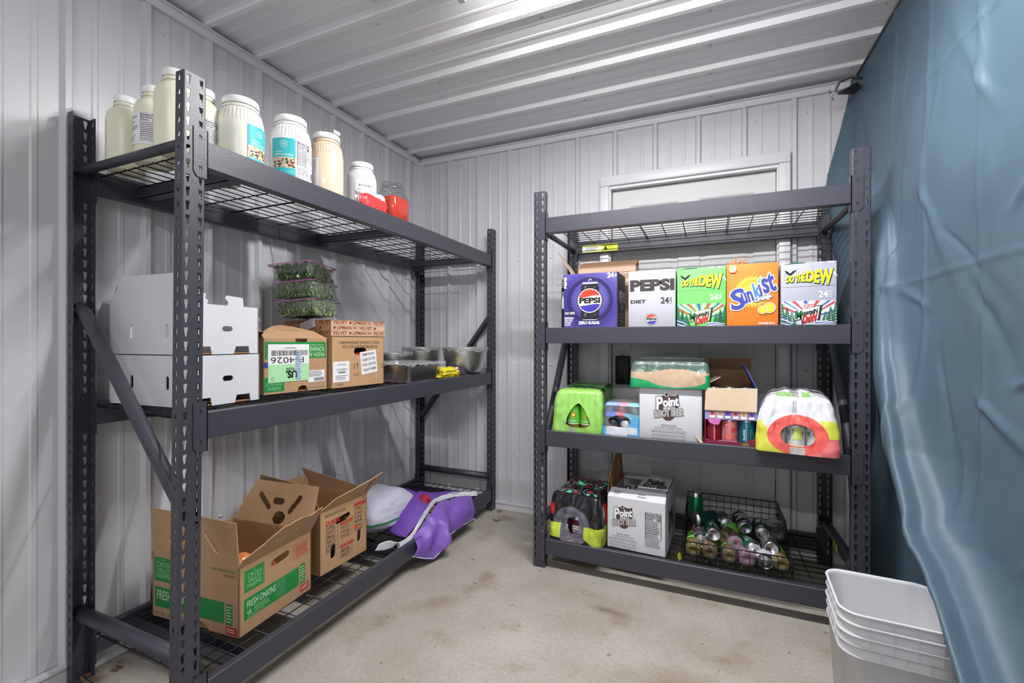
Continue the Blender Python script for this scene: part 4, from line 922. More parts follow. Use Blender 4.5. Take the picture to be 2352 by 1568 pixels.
mb.T = frame((0, 0, 0), (-.55, 0, .83), (0, 1, 0)); mb.add([(0, 0, 0), (.205, .02, 0), (.205, .022, 0), (.115, .105, 0), (.0, .115, 0), (0, 0, -.004), (.205, .02, -.004), (.205, .022, -.004), (.115, .105, -.004), (0, .115, -.004)], [(0, 1, 2, 3, 4), (9, 8, 7, 6, 5), (0, 5, 6, 1), (3, 8, 9, 4), (4, 9, 5, 0), (2, 7, 8, 3), (1, 6, 7, 2)], KR)
for k in range(7): mb.box(.004, .11+.0*k, .012+.014*k, .014+.014*k, -.0002, .0005, KD)
mb.build('panel', t)
# diet case
w, h = .205, .268
t, mb, a = case('soda_case', 'light silver case with large black letters and a round soda emblem', -.345, 2.142, w, .27, h, col(186, 186, 197), col(176, 176, 188))
a.h = .0006; a.text('PEPSI', .06, .645, .955, .825, INK, off=.06); a.text('DIET', .055, .42, .375, .475, INK, off=.045); a.text('24', .70, .405, .86, .51, INK, off=.03); a.text('CANS', .835, .435, .965, .48, INK, rot=90)
a.lines(.84, .955, .95, .965, INK, 1); a.rect(.02, .578, .98, .580, SIL); a.rect(.49, .40, .492, .58, SIL)
rnd = random.Random(8)
for k in range(1100):
    x = rnd.random(); y = rnd.random()*.34*(1-.4*abs(x-.5)); s = .0022
    a.poly([(x-s, y), (x, y-s), (x+s, y), (x, y+s)], col(172, 172, 188) if k % 2 else WHITE)
a.up(); a.poly([(.39, .29), (.62, .29), (.63, .22), (.38, .22)], col(176, 178, 190)); a.up(); globe(a, .50, .128, .122)
mb.build('case_body', t)
# mountain cases
def dew_case(label, x, w, h, bg, top, diet):
    t, mb, a = case('soda_case', label, x, 2.142, w, .27, h, bg, bg)
    a.h = .0006; DG = col(30, 105, 65); YL = col(238, 226, 50); DKG = col(22, 48, 38); NV = col(70, 90, 175); RS = col(205, 60, 70)
    # flaps outline
    for x0, x1, y in ((.03, .565, .608), (.575, .985, .612)): a.rect(x0, y, x1, y+.003, INK)
    a.rect(.56, .61, .563, .99, col(90, 110, 100)); a.poly([(.02, .975), (.42, .985), (.45, .998), (.2, .998)], DG); a.poly([(.66, .985), (.98, .97), (.9, .998), (.7, .998)], WHITE); a.poly([(.72, .99), (.86, .98), (.8, .996)], RS)
    # mountain sketch
    for cx, cy, s in ((.40, .72, .10), (.90, .80, .12)):
        a.poly([(cx-s, cy-.05), (cx, cy+.09), (cx+s, cy-.05), (cx+.03, cy-.0), (cx, cy-.04), (cx-.04, cy)], WHITE)
    # eagle
    a.poly([(.06, .885), (.12, .865), (.165, .83), (.22, .868), (.30, .885), (.25, .845), (.17, .79), (.10, .83)], BLACK)
    for k in range(5): a.poly([(.03, .80-.025*k), (.11, .83-.02*k), (.11, .822-.02*k)], WHITE if k % 2 else NV)
    a.up()
    fn = lambda s: (lambda px, py: (px, py+s*px))
    for dx, dy, m, r in ((.008, -.010, DKG, .0018), (0, 0, YL, .0006)):
        a.stamp('DO THE', .095+dx, .69+dy, .44+dx, .80+dy, m, r, off=.03, shear=.2, fn=lambda px, py: (px, py*(.8+.35*(px+.5))+.25*px))
        a.stamp('DEW', .455+dx, .665+dy, .92+dx, .86+dy, m, r*1.5, off=.03, shear=.15, fn=lambda px, py: (px, py*(.75+.5*(px+.5))-.12*px)); a.up()
    a.text('24', .685, .43, .84, .53, WHITE, off=.03); a.text('CANS', .815, .458, .955, .502, WHITE, rot=90)
    a.rect(.48, .38, .482, .60, top)
    # landscape
    a.rect(.02, .0, .97, .385, top if diet else bg).up()
    rs = random.Random(4)
    for k in range(16):
        an = PI*(.06+.88*k/15); c = (NV, WHITE, RS, WHITE)[k % 4]; cx, cy = .5, .12
        ps = [(cx+rr_*math.cos(an+e), cy+rr_*math.sin(an+e)*.72) for rr_, e in ((.12, -.04), (.62, -.055), (.62, .05), (.12, .03))]
        ps = [(min(max(px, .03), .96), min(py, .38)) for px, py in ps]; a.poly(ps, c)
    a.up()
    for px, py in ((.15, .33), (.2, .30), (.24, .34), (.75, .32), (.8, .35), (.70, .345)): a.disc(px, py, .008, WHITE, 5)
    for sd in (0, 1):
        for q in range(3):
            bx = (.02+.09*q) if sd == 0 else (.98-.09*q); hh = .32-.07*q; pts = []
            for k in range(8):
                wd = .02+.085*k/7; pts.append((bx+wd, hh-hh*k/7)); pts.append((bx+wd*.5, hh-hh*k/7-.004))
            L_side = [(bx, hh+.03)]+pts; R_side = [(2*bx-px, py) for px, py in pts][::-1]
            P = [(min(max(px, .005), .995), max(py, .0)) for px, py in L_side+R_side]
            a.poly(P, DG if q != 1 else col(24, 88, 58)); a.h += .00004
            if diet:
                for k in range(1, 7): a.poly([(min(max(bx-.05*k/7, .005), .99), hh-hh*k/7+.002), (min(max(bx+.05*k/7, .01), .995), hh-hh*k/7+.006), (min(max(bx+.01, .01), .995), hh-hh*k/7+.018)], WHITE)
            a.h += .00004
    for k in range(5): a.poly([(.0, .13-.03*k), (.12, .10-.03*k), (.22, max(0, .05-.03*k)), (.20, max(0, .045-.03*k)), (.12, .085-.03*k), (.0, .115-.03*k)], WHITE if k % 2 else NV); a.poly([(.62, max(0, .05-.02*k)), (.8, .06-.015*k), (.99, .03-.005*k), (.99, .02-.005*k), (.8, .045-.015*k), (.62, max(0, .035-.02*k))], NV if k % 2 else WHITE)
    a.up(.0003)
    if diet: a.stamp('DIET', .42, .275, .58, .325, WHITE, .0018).up().text('DIET', .42, .275, .58, .325, RED, off=.02).up()
    # emblem
    a.poly([(.245, .055), (.26, .215), (.66, .30), (.745, .31), (.70, .065), (.66, .07), (.64, .095), (.38, .005), (.37, .085)], DKG).up(); a.poly([(.255, .07), (.27, .22), (.64, .285), (.70, .29), (.665, .095), (.40, .022), (.385, .10)], WHITE if diet else col(240, 235, 190)).up()
    a.stamp('M', .275, .095, .375, .215, DG, .0016); a.stamp('ountaiN', .385, .165, .66, .235, DKG, .0007, fn=lambda px, py: (px, py+.55*px)); a.stamp('DeW', .405, .045, .65, .155, RED, .0014, off=.03, fn=lambda px, py: (px, py+.30*px))
    mb.build('case_body', t); return t
dew_case('bright green case with yellow slogan and a mountain scene', -.133, .196, .268, col(112, 216, 104), WHITE, False)
# orange case
w, h = .192, .272
t, mb, a = case('soda_case', 'bright orange case with slanted blue lettering and orange slices', .0655, 2.142, w, .27, h, col(240, 128, 42), col(240, 128, 42))
a.h = .0006
for k, r in enumerate((.36, .33, .30, .27)): a.disc(.50, .55, r, col(242-0*k, 140+18*k, 46+8*k)); a.up(.00008)
for k in range(28):
    an = 2*PI*k/28; a.poly([(.5+.26*math.cos(an-.06), .55+.19*math.sin(an-.06)), (.5+.36*math.cos(an), .55+.27*math.sin(an)), (.5+.26*math.cos(an+.06), .55+.19*math.sin(an+.06))], col(250, 214, 90))
a.up(.00008); a.disc(.50, .55, .265, col(252, 225, 100)); a.up(); a.disc(.50, .55, .25, col(240, 160, 40))
for k in range(6): a.up(.00006); a.disc(.5, .555-.01*k, .235-.03*k, col(243, 172+11*k, 42+12*k))
a.up(); a.poly([(.58, .66), (.60, .74), (.68, .80), (.69, .72), (.64, .66)], WHITE).up(); a.poly([(.60, .67), (.61, .73), (.67, .775), (.675, .72), (.64, .675)], col(120, 190, 110))
SB = col(64, 72, 160); rnd = random.Random(11)
for k in range(150):
    x, y = rnd.uniform(.03, .97), rnd.uniform(.03, .97); r = rnd.choice((.005, .007, .01, .02 if k % 9 == 0 else .009))
    if math.hypot(x-.5, (y-.55)*1.4) > .36: a.ring(x, y, r*.75, r, col(250, 190, 130), 12); a.poly([(x-r*.5, y+r*.3), (x-r*.1, y+r*.55), (x-r*.3, y+r*.1)], WHITE)
a.up(); sk = lambda px, py: (px+.12*py, py*(1.25-.35*abs(px+.1))+.0)
WORD = [('S', .07, .27, .36, .58, 14), ('un', .30, .37, .515, .53, 20), ('k', .52, .45, .63, .67, 18), ('i', .635, .475, .68, .645, 20), ('st', .68, .53, .93, .79, 18)]
for ch, x0, y0, x1, y1, ro in WORD: a.stamp(ch, x0, y0, x1, y1, WHITE, .0042, off=.03, shear=.15, rot=ro)
a.up()
for ch, x0, y0, x1, y1, ro in WORD: a.stamp(ch, x0, y0, x1, y1, SB if ch != 'k' else col(80, 130, 200), .0012, off=.02, shear=.15, rot=ro)
a.up(); a.stamp('Orange', .54, .385, .87, .475, SB, .0028, rot=19); a.up(); a.stamp('Orange', .54, .385, .87, .475, WHITE, .0005, off=.03, rot=19); a.up()
for cx, cy, r in ((.83, .275, .105), (.70, .245, .082)):
    a.disc(cx, cy, r*1.12, WHITE).up(); a.disc(cx, cy, r, col(243, 170, 40)).up(); a.disc(cx, cy, r*.85, col(250, 208, 60)).up()
    for k in range(8): an = 2*PI*k/8; a.poly([(cx, cy), (cx+r*.8*math.cos(an-.03), cy+r*.56*math.sin(an-.03)), (cx+r*.8*math.cos(an+.03), cy+r*.56*math.sin(an+.03))], col(255, 235, 150))
    a.up()
a.disc(.12, .925, .085, col(245, 160, 90)).up(); a.text('24', .07, .92, .18, .98, WHITE, off=.05); a.text('PACK', .07, .87, .18, .91, WHITE, off=.03); a.text('ORANGE SODA', .62, .012, .93, .045, WHITE, off=.03)
mb.build('case_body', t)
mb = MB(); rs = random.Random(3)
for k in range(5): x = .0+.012*k; mb.add([(x, .03, h-.002), (x+.016, .03+.01*(k % 2), h-.002), (x+.004+.006*k, .025, h+.02+.025*(k % 3)/2), ], [(0, 1, 2)], KR if k % 2 else col(226, 120, 60))
mb.build('torn_tab', t, 'torn cardboard tab')
dew_case('silver case with yellow slogan and a mountain scene, rightmost on its shelf', .2665, .190, .264, col(172, 174, 190), col(196, 198, 212), True)

# ---------------- cans, bottles ----------------
def can_mb(body, silver=ALU, end_top=True, tint=None):
    mb = MB(); R0 = .033
    mb.lathe([(0, .008), (.018, .006), (.0235, .000), (.0255, .0005), (.029, .006), (.0325, .012), (R0, .016)], silver, 36)
    mb.lathe([(R0, .016), (R0, .100), (.0325, .104)], body, 36)
    mb.lathe([(.0325, .104), (.030, .111), (.0272, .1165), (.0275, .1205), (.0265, .1215), (.0255, .1205), (.0245, .1165), (.022, .118), (0, .118)], silver, 36)
    mb.tube([(-.010, .004, .1192), (-.004, .008, .1195), (.004, .008, .1195), (.008, .0, .1195), (.004, -.008, .1195), (-.004, -.008, .1195), (-.010, -.004, .1192)], .0012, silver, 5); mb.lathe([(0, .1205), (.0025, .1205), (.003, .119)], silver, 10)
    return mb
def orient(o, p, d, roll=0, end='bottom', L=.1205):
    """puts the named end's centre at p, the thing running away along d"""
    d = Vector(d).normalized(); q = d.to_track_quat('Z', 'Y') if end == 'bottom' else (-d).to_track_quat('Z', 'Y')
    if d.z > .999: q = Matrix().to_quaternion()
    q = q @ Matrix.Rotation(roll, 3, 'Z').to_quaternion()
    o.rotation_mode = 'QUATERNION'; o.rotation_quaternion = q
    o.location = Vector(p) if end == 'bottom' else Vector(p)+d*L
def can(label, cat, p, d, body, end='bottom', roll=0, group=None, texts=(), r0=.033, scale=1):
    t = thing('drink_can', label, 'can', (0, 0, 0), 0, group); orient(t, p, d, roll, end)
    mb = can_mb(body)
    for s, z0, z1, a0, a1, m, rot in texts:
        a = cyl_art(mb, .0330, z0, z1, a0, a1); a.h = .0004; a.up()
        if s == '#': a.rect(0, 0, 1, 1, m)
        elif s == 'stripes':
            for k in range(7): a.rect(k/7, 0, k/7+.07, 1, m)
        else: a.text(s, .05, .1, .95, .9, m, off=.03, rot=rot)
    mb.build('can_body', t); t.scale = (scale,)*3; return t
def bottle(label, p, d, liquid, lab, roll=0, group=None, sq=0, empty=False):
    t = thing('drink_bottle', label, 'bottle', (0, 0, 0), 0, group); orient(t, p, d, roll, 'bottom')
    G = film('bottle_plastic', (120, 120, 120), .82, .05); mb = MB(); n = 40
    mb.lathe([(0, .010), (.008, .009), (.017, .001), (.022, .0), (.030, .004), (.0335, .014), (.033, .05), (.033, .13), (.027, .16), (.013, .185), (.0125, .20)], G, n, sq=sq)
    for k in range(5 if not sq else 0):
        q = 2*PI*k/5; mb.tube([(.006*math.cos(q), .006*math.sin(q), .0085), (.018*math.cos(q), .018*math.sin(q), .0), (.031*math.cos(q), .031*math.sin(q), .004)], .0022, G, 5)
    mb.build('bottle_body', t)
    if liquid:
        mb = MB(); mb.lathe([(0, .012), (.017, .003), (.029, .006), (.032, .015), (.032, .13), (.024, .16), (0, .16)], liquid, 32, sq=sq); mb.build('liquid', t)
    mb = MB(); mb.lathe([(.0338, .060), (.0338, .125)], lab, n, sq=sq); mb.build('bottle_label', t)
    mb = MB(); mb.lathe([(.0145, .186), (.0145, .203), (.013, .205), (0, .205)], lab, 20); mb.build('cap', t)
    return t
CG = mat('can_green', (20, 128, 78), .3, .5); CDG = mat('can_dark_green', (28, 66, 62), .3, .5); CBR = mat('can_brown_black', (58, 44, 46), .3, .5); CW = mat('can_white', (216, 218, 222), .3, .3)
AMB = mat('amber_liquid', (108, 82, 30), .08, trans=.0, coat=.8); OLV = mat('olive_liquid', (124, 108, 44), .08, coat=.8); LABG = col(112, 196, 70); LABP = col(226, 96, 130); LABO = col(232, 96, 72)

# wire basket with loose cans and bottles
Z4 = .1305
t = thing('wire_basket', 'black wire basket full of loose cans and bottles on the bottom shelf', 'basket', (-.105, 2.150, Z4), 0)
bw, bd, bh = .415, .47, .158
mb = MB(); r = .0018
def wirep(mb, o, u, v, nu, nv, keep=lambda i: True, r=.0016):
    o, u, v = Vector(o), Vector(u), Vector(v)
    for i in range(nu+1): mb.tube([o+u*i/nu, o+u*i/nu+v], r, WIRE, 5)
    for j in range(nv+1): mb.tube([o+v*j/nv, o+v*j/nv+u], r, WIRE, 5)
wirep(mb, (0, 0, .008), (bw, 0, 0), (0, bd, 0), 9, 9); mb.build('basket_floor', t)
mb = MB(); wirep(mb, (0, 0, .008), (bw, 0, 0), (0, 0, .080), 8, 3); mb.tube([(0, 0, .088), (bw, 0, .088)], .0026, WIRE, 6); mb.build('front_panel', t)
mb = MB(); wirep(mb, (0, bd, .008), (bw, 0, 0), (0, .0, bh), 12, 5); mb.tube([(0, bd, bh+.008), (bw, bd, bh+.008)], .0028, WIRE, 6); mb.build('back_panel', t)
for x in (0, bw):
    mb = MB()
    for i in range(15):
        y = bd*i/14; z1 = .088+(bh-.080)*min(1, max(0, (y-.08)/.12)); mb.tube([(x, y, .008), (x, y, z1)], .0016, WIRE, 5)
    for z in (.008, .035, .062, .088): mb.tube([(x, 0, z), (x, bd, z)], .0018, WIRE, 5)
    mb.tube([(x, 0, .088), (x, .08, .088), (x, .20, bh+.008), (x, bd, bh+.008)], .0026, WIRE, 6)
    for z in (.112, .138): mb.tube([(x, .08+.12*(z-.088)/.078, z), (x, bd, z)], .0018, WIRE, 5)
    for y, z in ((.012, .03), (bd-.012, .105)): mb.tube([(x-.006 if x else -.006, y, z), (x+.006, y, z)], .007, WIRE, 8)
    mb.build('side_panel', t)
mb = MB(); mb.T = frame((-.02, -.012, .0), (.3, 1, 0), (-.2, 0, 1)); mb.box(0, .03, 0, .028, 0, .001, YEL); mb.build('price_tag', t, 'bent yellow-green tag')
bg = 'loose cans in the wire basket'; bb = 'loose bottles in the wire basket'
WT = ('24', .05, .07, 60, 110, WHITE, 0)
can('green can standing upright at the back left corner of the wire basket', '', (-.062, 2.44, .225), (0, .12, 1), CG, 'bottom', 3.6, bg, [('7', .055, .085, 40, 80, WHITE, 0), ('UP', .02, .045, 60, 110, WHITE, 0)])
can('dark green can lying sideways at the upper left of the wire basket', '', (-.068, 2.315, .262), (.86, .50, .03), CDG, 'bottom', 0, bg, [('#', .03, .05, 60, 80, WHITE, 0), ('ZERO', .06, .085, 30, 75, WHITE, 90)])
can('green can in front of the dark green one, its dented silver base facing out', '', (.018, 2.225, .236), (-.12, .97, -.05), CG, 'bottom', 0, bg, [('7UP', .03, .075, 60, 125, WHITE, 180), ('24', .085, .098, 95, 115, WHITE, 180)])
can('brown black can whose silver tab end faces out near the back of the basket', '', (.073, 2.335, .252), (-.20, .97, -.10), CBR, 'top', 0, bg)
can('black and brown can tilted steeply in the middle of the basket', '', (.151, 2.305, .256), (-.20, .93, .10), CBR, 'bottom', 0, bg, [('#', .04, .047, 30, 150, WHITE, 0), ('ROOT', .052, .07, 50, 130, WHITE, 180), ('#', .075, .082, 30, 150, WHITE, 0)])
can('dark green can showing its tab end at the upper right of the basket', '', (.217, 2.30, .246), (-.05, .97, .02), mat('can_forest', (18, 92, 62), .3, .5), 'top', 0, bg, [('7UP', .03, .07, 50, 130, WHITE, 0)])
can('green can with a shiny silver base low in the right half of the basket', '', (.178, 2.205, .207), (-.36, .92, -.08), CG, 'bottom', 0, bg, [('7UP', .03, .075, 50, 120, WHITE, 180)])
can('silver can with a shiny hollow base next to the right end of the basket', '', (.243, 2.215, .219), (-.03, .98, -.12), CW, 'bottom', 0, bg, [('#', .02, .05, 60, 130, CG, 0)])
can('white striped can at the left front of the basket, tab end facing out', '', (-.034, 2.225, .200), (-.12, .95, .04), CW, 'top', 0, bg, [('stripes', .06, .098, 50, 150, INK, 0), ('MW', .02, .055, 60, 130, BLACK, 180), ('#', .015, .058, 135, 160, RED, 0)])
can('silver can on the basket floor, its tab end against the front wires', '', (.216, 2.172, .174), (.05, 1, .06), CW, 'top', 0, bg, [('#', .02, .06, 40, 140, INK, 0)])
bottle('clear empty bottle on its side at the right end of the basket', (.280, 2.335, .240), (.02, .98, -.05), None, mat('clear_label', (180, 182, 188), .3), 0, bb)
bottle('clear bottle with a pink label in the middle of the basket', (.108, 2.215, .212), (-.20, .95, .0), film('pale_pink_liquid', (190, 150, 180), .45, .05), LABP, 0, bb)
bottle('squarish clear bottle with an orange label at the basket front', (.149, 2.178, .172), (-.10, .99, .05), film('pale_pink_liquid', (190, 150, 180), .45, .05), LABO, 0, bb, sq=4)
bottle('amber bottle with a lime label in the left front corner of the basket', (-.067, 2.172, .173), (.02, 1, .10), OLV, LABG, 0, bb)
bottle('amber bottle on the basket floor, second from the left', (.001, 2.178, .172), (.0, 1, .03), AMB, LABG, .5, bb)
bottle('amber bottle lying behind the front row in the middle of the basket', (.055, 2.24, .222), (.35, .90, .02), AMB, LABG, 0, bb)
bottle('amber bottle on the basket floor left of the orange labelled bottle', (.078, 2.172, .172), (.02, 1, .02), AMB, LABG, .9, bb)
bottle('amber bottle with a lime label in the right front corner of the basket', (.276, 2.178, .173), (-.10, .98, .05), OLV, LABG, .3, bb)

# ---------------- shrink-wrapped packs ----------------
def pack(name, label, loc, rz, w, d, h, colf, hole=None, taper=(.0, .0, .0), bulge=.003, pitch=.066, wr=.003, seed=0, lean=0, topb=.0, nx=190, nz=140, cat='drink pack', tlift=0, rc=.022):
    """rounded soft pack; colf(face,u,v)->material; hole(u,v) leaves the front open; taper = inward lean at the top of left, right and front"""
    t = thing(name, label, cat, loc, rz)
    per = []     # (x, y, nx, ny, face, u)
    def arc(cx, cy, a0, face, u, n=6):
        for k in range(1, n): a = math.radians(a0+90*k/n); per.append((cx+rc*math.cos(a), cy+rc*math.sin(a), math.cos(a), math.sin(a), face, u))
    for k in range(nx+1): per.append((rc+(w-2*rc)*k/nx, 0, 0, -1, 'f', rc/w+(1-2*rc/w)*k/nx))
    arc(w-rc, rc, -90, 'f', .99)
    for k in range(91): per.append((w, rc+(d-2*rc)*k/90, 1, 0, 'r', k/90))
    arc(w-rc, d-rc, 0, 'r', .99)
    for k in range(60): per.append((w-rc-(w-2*rc)*k/59, d, 0, 1, 'b', k/59))
    arc(rc, d-rc, 90, 'b', .99)
    for k in range(60): per.append((0, d-rc-(d-2*rc)*k/59, -1, 0, 'l', 1-k/59))
    arc(rc, rc, 180, 'f', .01)
    per.append(per[0]); nn = len(per)-1; ntop = 44
    V = []; F = []; ms = []
    for j in range(nz+ntop+1):
        v = min(j/nz, 1); q = max(0, j-nz)/ntop
        for (x, y, ax, ay, fc, u) in per:
            z = h*v; b = math.sin(PI*min(1, v*1.02))**.5 if 0 < v < 1 else 0
            px, py = x, y
            e = .012*(1-min(1, (1-v)*h/.018))**2 if v < 1 else .012
            off = bulge*b*abs(math.sin(PI*(x if ay else y)/pitch))-e
            n_ = noise.noise(Vector((px*9+seed, py*9, z*9)))*wr*2+noise.noise(Vector((px*45+seed, py*45, z*28)))*wr*.7
            px += ax*(off+n_*b); py += ay*(off+n_*b)
            k = v*v
            px += (taper[0]*k*(1-x/w)-taper[1]*k*(x/w)); py += taper[2]*k*(1-y/d)
            if q > 0:
                cx, cy = w/2+(taper[0]-taper[1])/2, d/2; s = 1-q; px = cx+(px-cx)*s; py = cy+(py-cy)*s
                z = h+tlift*(py/d)+topb*math.sin(PI*min(1, q*1.0)/2)*(.55+.45*abs(math.sin(PI*px/pitch))*abs(math.sin(PI*py/pitch)))*(1 if q < 1 else 1)+.4*wr*noise.noise(Vector((px*50, py*50, seed)))
            else: z += tlift*(py/d)*v
            V.append((px, py, z))
    for j in range(nz+ntop):
        for i in range(nn):
            fc, u = per[i][4], (per[i][5]+(per[i+1][5] if per[i+1][4] == per[i][4] else per[i][5]))/2; v = (j+.5)/nz
            if j < nz and fc == 'f' and hole and hole(u, v): continue
            a = j*(nn+1)+i; F.append((a, a+1, a+nn+2, a+nn+1))
            if j < nz: ms.append(colf(fc, u, v))
            else:
                p = V[a]; ms.append(colf('t', p[0]/w, p[1]/d))
    # printed colours are stored per point so that their borders stay smooth
    films = [x_ for x_ in MATS.values() if x_.name.endswith('film')]
    def rgb(x_):
        if x_ in films: return None
        return tuple(x_.node_tree.nodes['Principled BSDF'].inputs['Base Color'].default_value)
    PC = []; last = (.8, .8, .8, 1)
    for j in range(nz+ntop+1):
        for i in range(nn+1):
            acc = [0, 0, 0]; c_n = 0
            for di, dj in ((-.25, -.25), (.25, -.25), (-.25, .25), (.25, .25)):
                fc, u = per[i][4], per[i][5]; du = (per[min(i+1, nn)][5]-u) if per[min(i+1, nn)][4] == fc else 0
                if j <= nz: x_ = colf(fc, u+du*di*1.2, (j+dj)/nz)
                else: p = V[j*(nn+1)+i]; x_ = colf('t', p[0]/w+di*.006, p[1]/d+dj*.004)
                c4 = rgb(x_)
                if c4: acc = [a_+b_ for a_, b_ in zip(acc, c4)]; c_n += 1
            if c_n: last = tuple(a_/c_n for a_ in acc)+(1,)
            PC.append(last)
    PR = MATS.get('wrap_print') or shiny('print', 200, 200, 200)
    if 'wrap_attr' not in PR:
        PR['wrap_attr'] = 1; at = PR.node_tree.nodes.new('ShaderNodeAttribute'); at.attribute_name = 'print_colour'; PR.node_tree.links.new(at.outputs['Color'], PR.node_tree.nodes['Principled BSDF'].inputs['Base Color'])
    ms = [x_ if x_ in films else PR for x_ in ms]
    mb = MB(); mb.add(V, F, lambda k: ms[k], True); mb.add([(rc, rc, .001), (w-rc, rc, .001), (w-rc, d-rc, .001), (rc, d-rc, .001)], [(3, 2, 1, 0)], KR)
    o = mb.build('shrink_wrap', t); ca = o.data.color_attributes.new('print_colour', 'FLOAT_COLOR', 'POINT'); PC += [(.6, .45, .35, 1)]*4
    ca.data.foreach_set('color', [c for q_ in PC for c in q_]); return t
def shiny(n, r, g_, b_, rough=.22): return mat('wrap_'+n, (r, g_, b_), rough, coat=.25, bump=.06, bscale=30)
Z3 = .6565
LIME = shiny('lime', 148, 204, 98); LIMED = shiny('deep_green', 60, 140, 50)
def el(cx, cy, rx, ry, p=2): return lambda u, v: abs((u-cx)/rx)**p+abs((v-cy)/ry)**p < 1
def limehole(u, v):
    x = (u-.53); y = (v-.14)/.56
    return 0 < y < 1 and abs(x+.02*y) < .25*(1-y**1.7)**.7*(.35+.65*min(1, (y+.04)*6)) if 0 < y < 1 else False
def limec(f, u, v):
    if f == 'f':
        if abs(u-.42) < .05 and v < .12: return FILMH
        return LIME
    if f == 'r': return LIMED if v > .35 and u > .05 else LIME
    if f == 't': return LIMED if v > .25 else LIME
    return LIME
FILMH = film('hazy_film', (225, 225, 232), .45, .15)
pack('bottle_pack', 'lime green shrink-wrapped bottle pack at the left end of its shelf', (-.715, 2.128, Z3), 4, .250, .40, .205, limec, limehole, (.028, .008, .02), .003, .07, .004, 1, topb=.012, tlift=.01)
for k, (x, lab) in enumerate(((-.615, 'green labelled bottle on the left inside the lime green pack'), (-.548, 'green labelled bottle on the right inside the lime green pack'))):
    t = thing('drink_bottle', lab, 'bottle', (x, 2.182, Z3+.002), 0, 'bottles in the lime green pack')
    mb = MB(); mb.lathe([(0, .006), (.028, .0), (.032, .010), (.032, .12), (.026, .15), (.012, .172), (.012, .18)], OLV, 36); mb.build('bottle_body', t)
    mb = MB(); mb.lathe([(.0328, .040), (.0328, .128)], col(96, 180, 52), 36); a = cyl_art(mb, .0328, .04, .128, -150, -30); a.h = .0005
    for j in range(7): q = 2*PI*j/7; a.poly([(.5+.03*math.cos(q+1), .5+.03*math.sin(q+1)), (.5+.26*math.cos(q), .5+.30*math.sin(q)), (.5+.03*math.cos(q-1), .5+.03*math.sin(q-1))], col(214, 200, 60)); 
    a.up(); a.disc(.62, .52, .16, col(200, 60, 40)).up(); a.disc(.62, .52, .11, col(222, 214, 90)); a.text('STARRY', .15, .12, .8, .22, WHITE); a.rect(0, .0, 1, .04, WHITE, 8); mb.build('bottle_label', t)
    mb = MB(); mb.lathe([(.0138, .172), (.0138, .190), (0, .191)], LABG, 16); mb.build('cap', t)
# small pack of pastel cans
BLW = shiny('blue', 92, 170, 226); WHW = shiny('white', 210, 212, 222); PKW = shiny('pink', 226, 140, 160); LBW = shiny('periwinkle', 120, 150, 226); TLW = shiny('aqua', 120, 190, 206)
def ahac(f, u, v):
    if f == 'f':
        if v < .30: return BLW if (u < .10 or (u > .66 and v < .10) or u > .93 or v < .03+.04*math.sin(u*9)) else WHW
        if .56+.03*math.sin(u*7) < v < .70+.03*math.sin(u*5) and u > .08: return LBW if u < .35 else PKW if u < .58 else TLW
        if u > .72 and .30 < v < .62: return BLW
        if v > .90: return LBW if u < .42 else PKW if u < .68 else TLW
        return FILM
    if f == 't': return FILM
    return BLW if v < .3 else FILM
pack('can_pack', 'small shrink-wrapped pack of pastel cans with blue and white film', (-.463, 2.130, Z3), 1.5, .172, .26, .160, ahac, el(.45, .46, .30, .17), (.012, .0, .004), .003, .057, .004, 6, topb=.006, nx=130, nz=110, rc=.014)
def slim(label, x, y, z, body, txt, tm, grp, r=.0265, h=.072, txt2=None, bandc=None):
    t = thing('drink_can', label, 'can', (x, y, z), 0, grp); mb = MB()
    mb.lathe([(0, .004), (r*.7, 0), (r*.8, .001), (r, .008), (r, h-.012), (r*.86, h-.002), (r*.8, h), (r*.74, h-.003), (0, h-.003)], body, 32)
    a = cyl_art(mb, r, .012, h-.014, -165, -15); a.h = .0004
    if bandc: a.rect(0, 0, 1, .3, bandc, 10).up()
    a.text(txt, .12, .40, .88, .72, tm, off=.03)
    if txt2: a.text(txt2, .25, .08, .75, .28, tm)
    mb.build('can_body', t); return t
gp = 'cans in the small pastel pack'
for k, (x, y, z, b, tx, c, b2, lab) in enumerate((( -.432, 2.166, .082, (100, 116, 170), 'WATER', col(50, 60, 120), None, 'periwinkle can in the upper layer of the small pastel pack'), (-.376, 2.166, .082, (190, 130, 140), 'TURTLE', col(170, 50, 60), None, 'pink can in the middle of the upper layer of the small pastel pack'), (-.320, 2.166, .082, (120, 160, 170), 'SELT', col(60, 90, 120), None, 'aqua can in the upper layer of the small pastel pack'),
    (-.418, 2.166, .004, (66, 64, 72), 'CLUB', col(220, 90, 60), (40, 50, 90), 'dark grey can seen through the window of the small pastel pack'), (-.358, 2.166, .004, (206, 206, 214), 'SODA', INK, (200, 70, 50), 'silver can seen through the window of the small pastel pack'))):
    slim(lab, x, y, Z3+z, mat('pastel_%d' % k, b, .3, .4), tx, c, gp, bandc=col(*b2) if b2 else None)
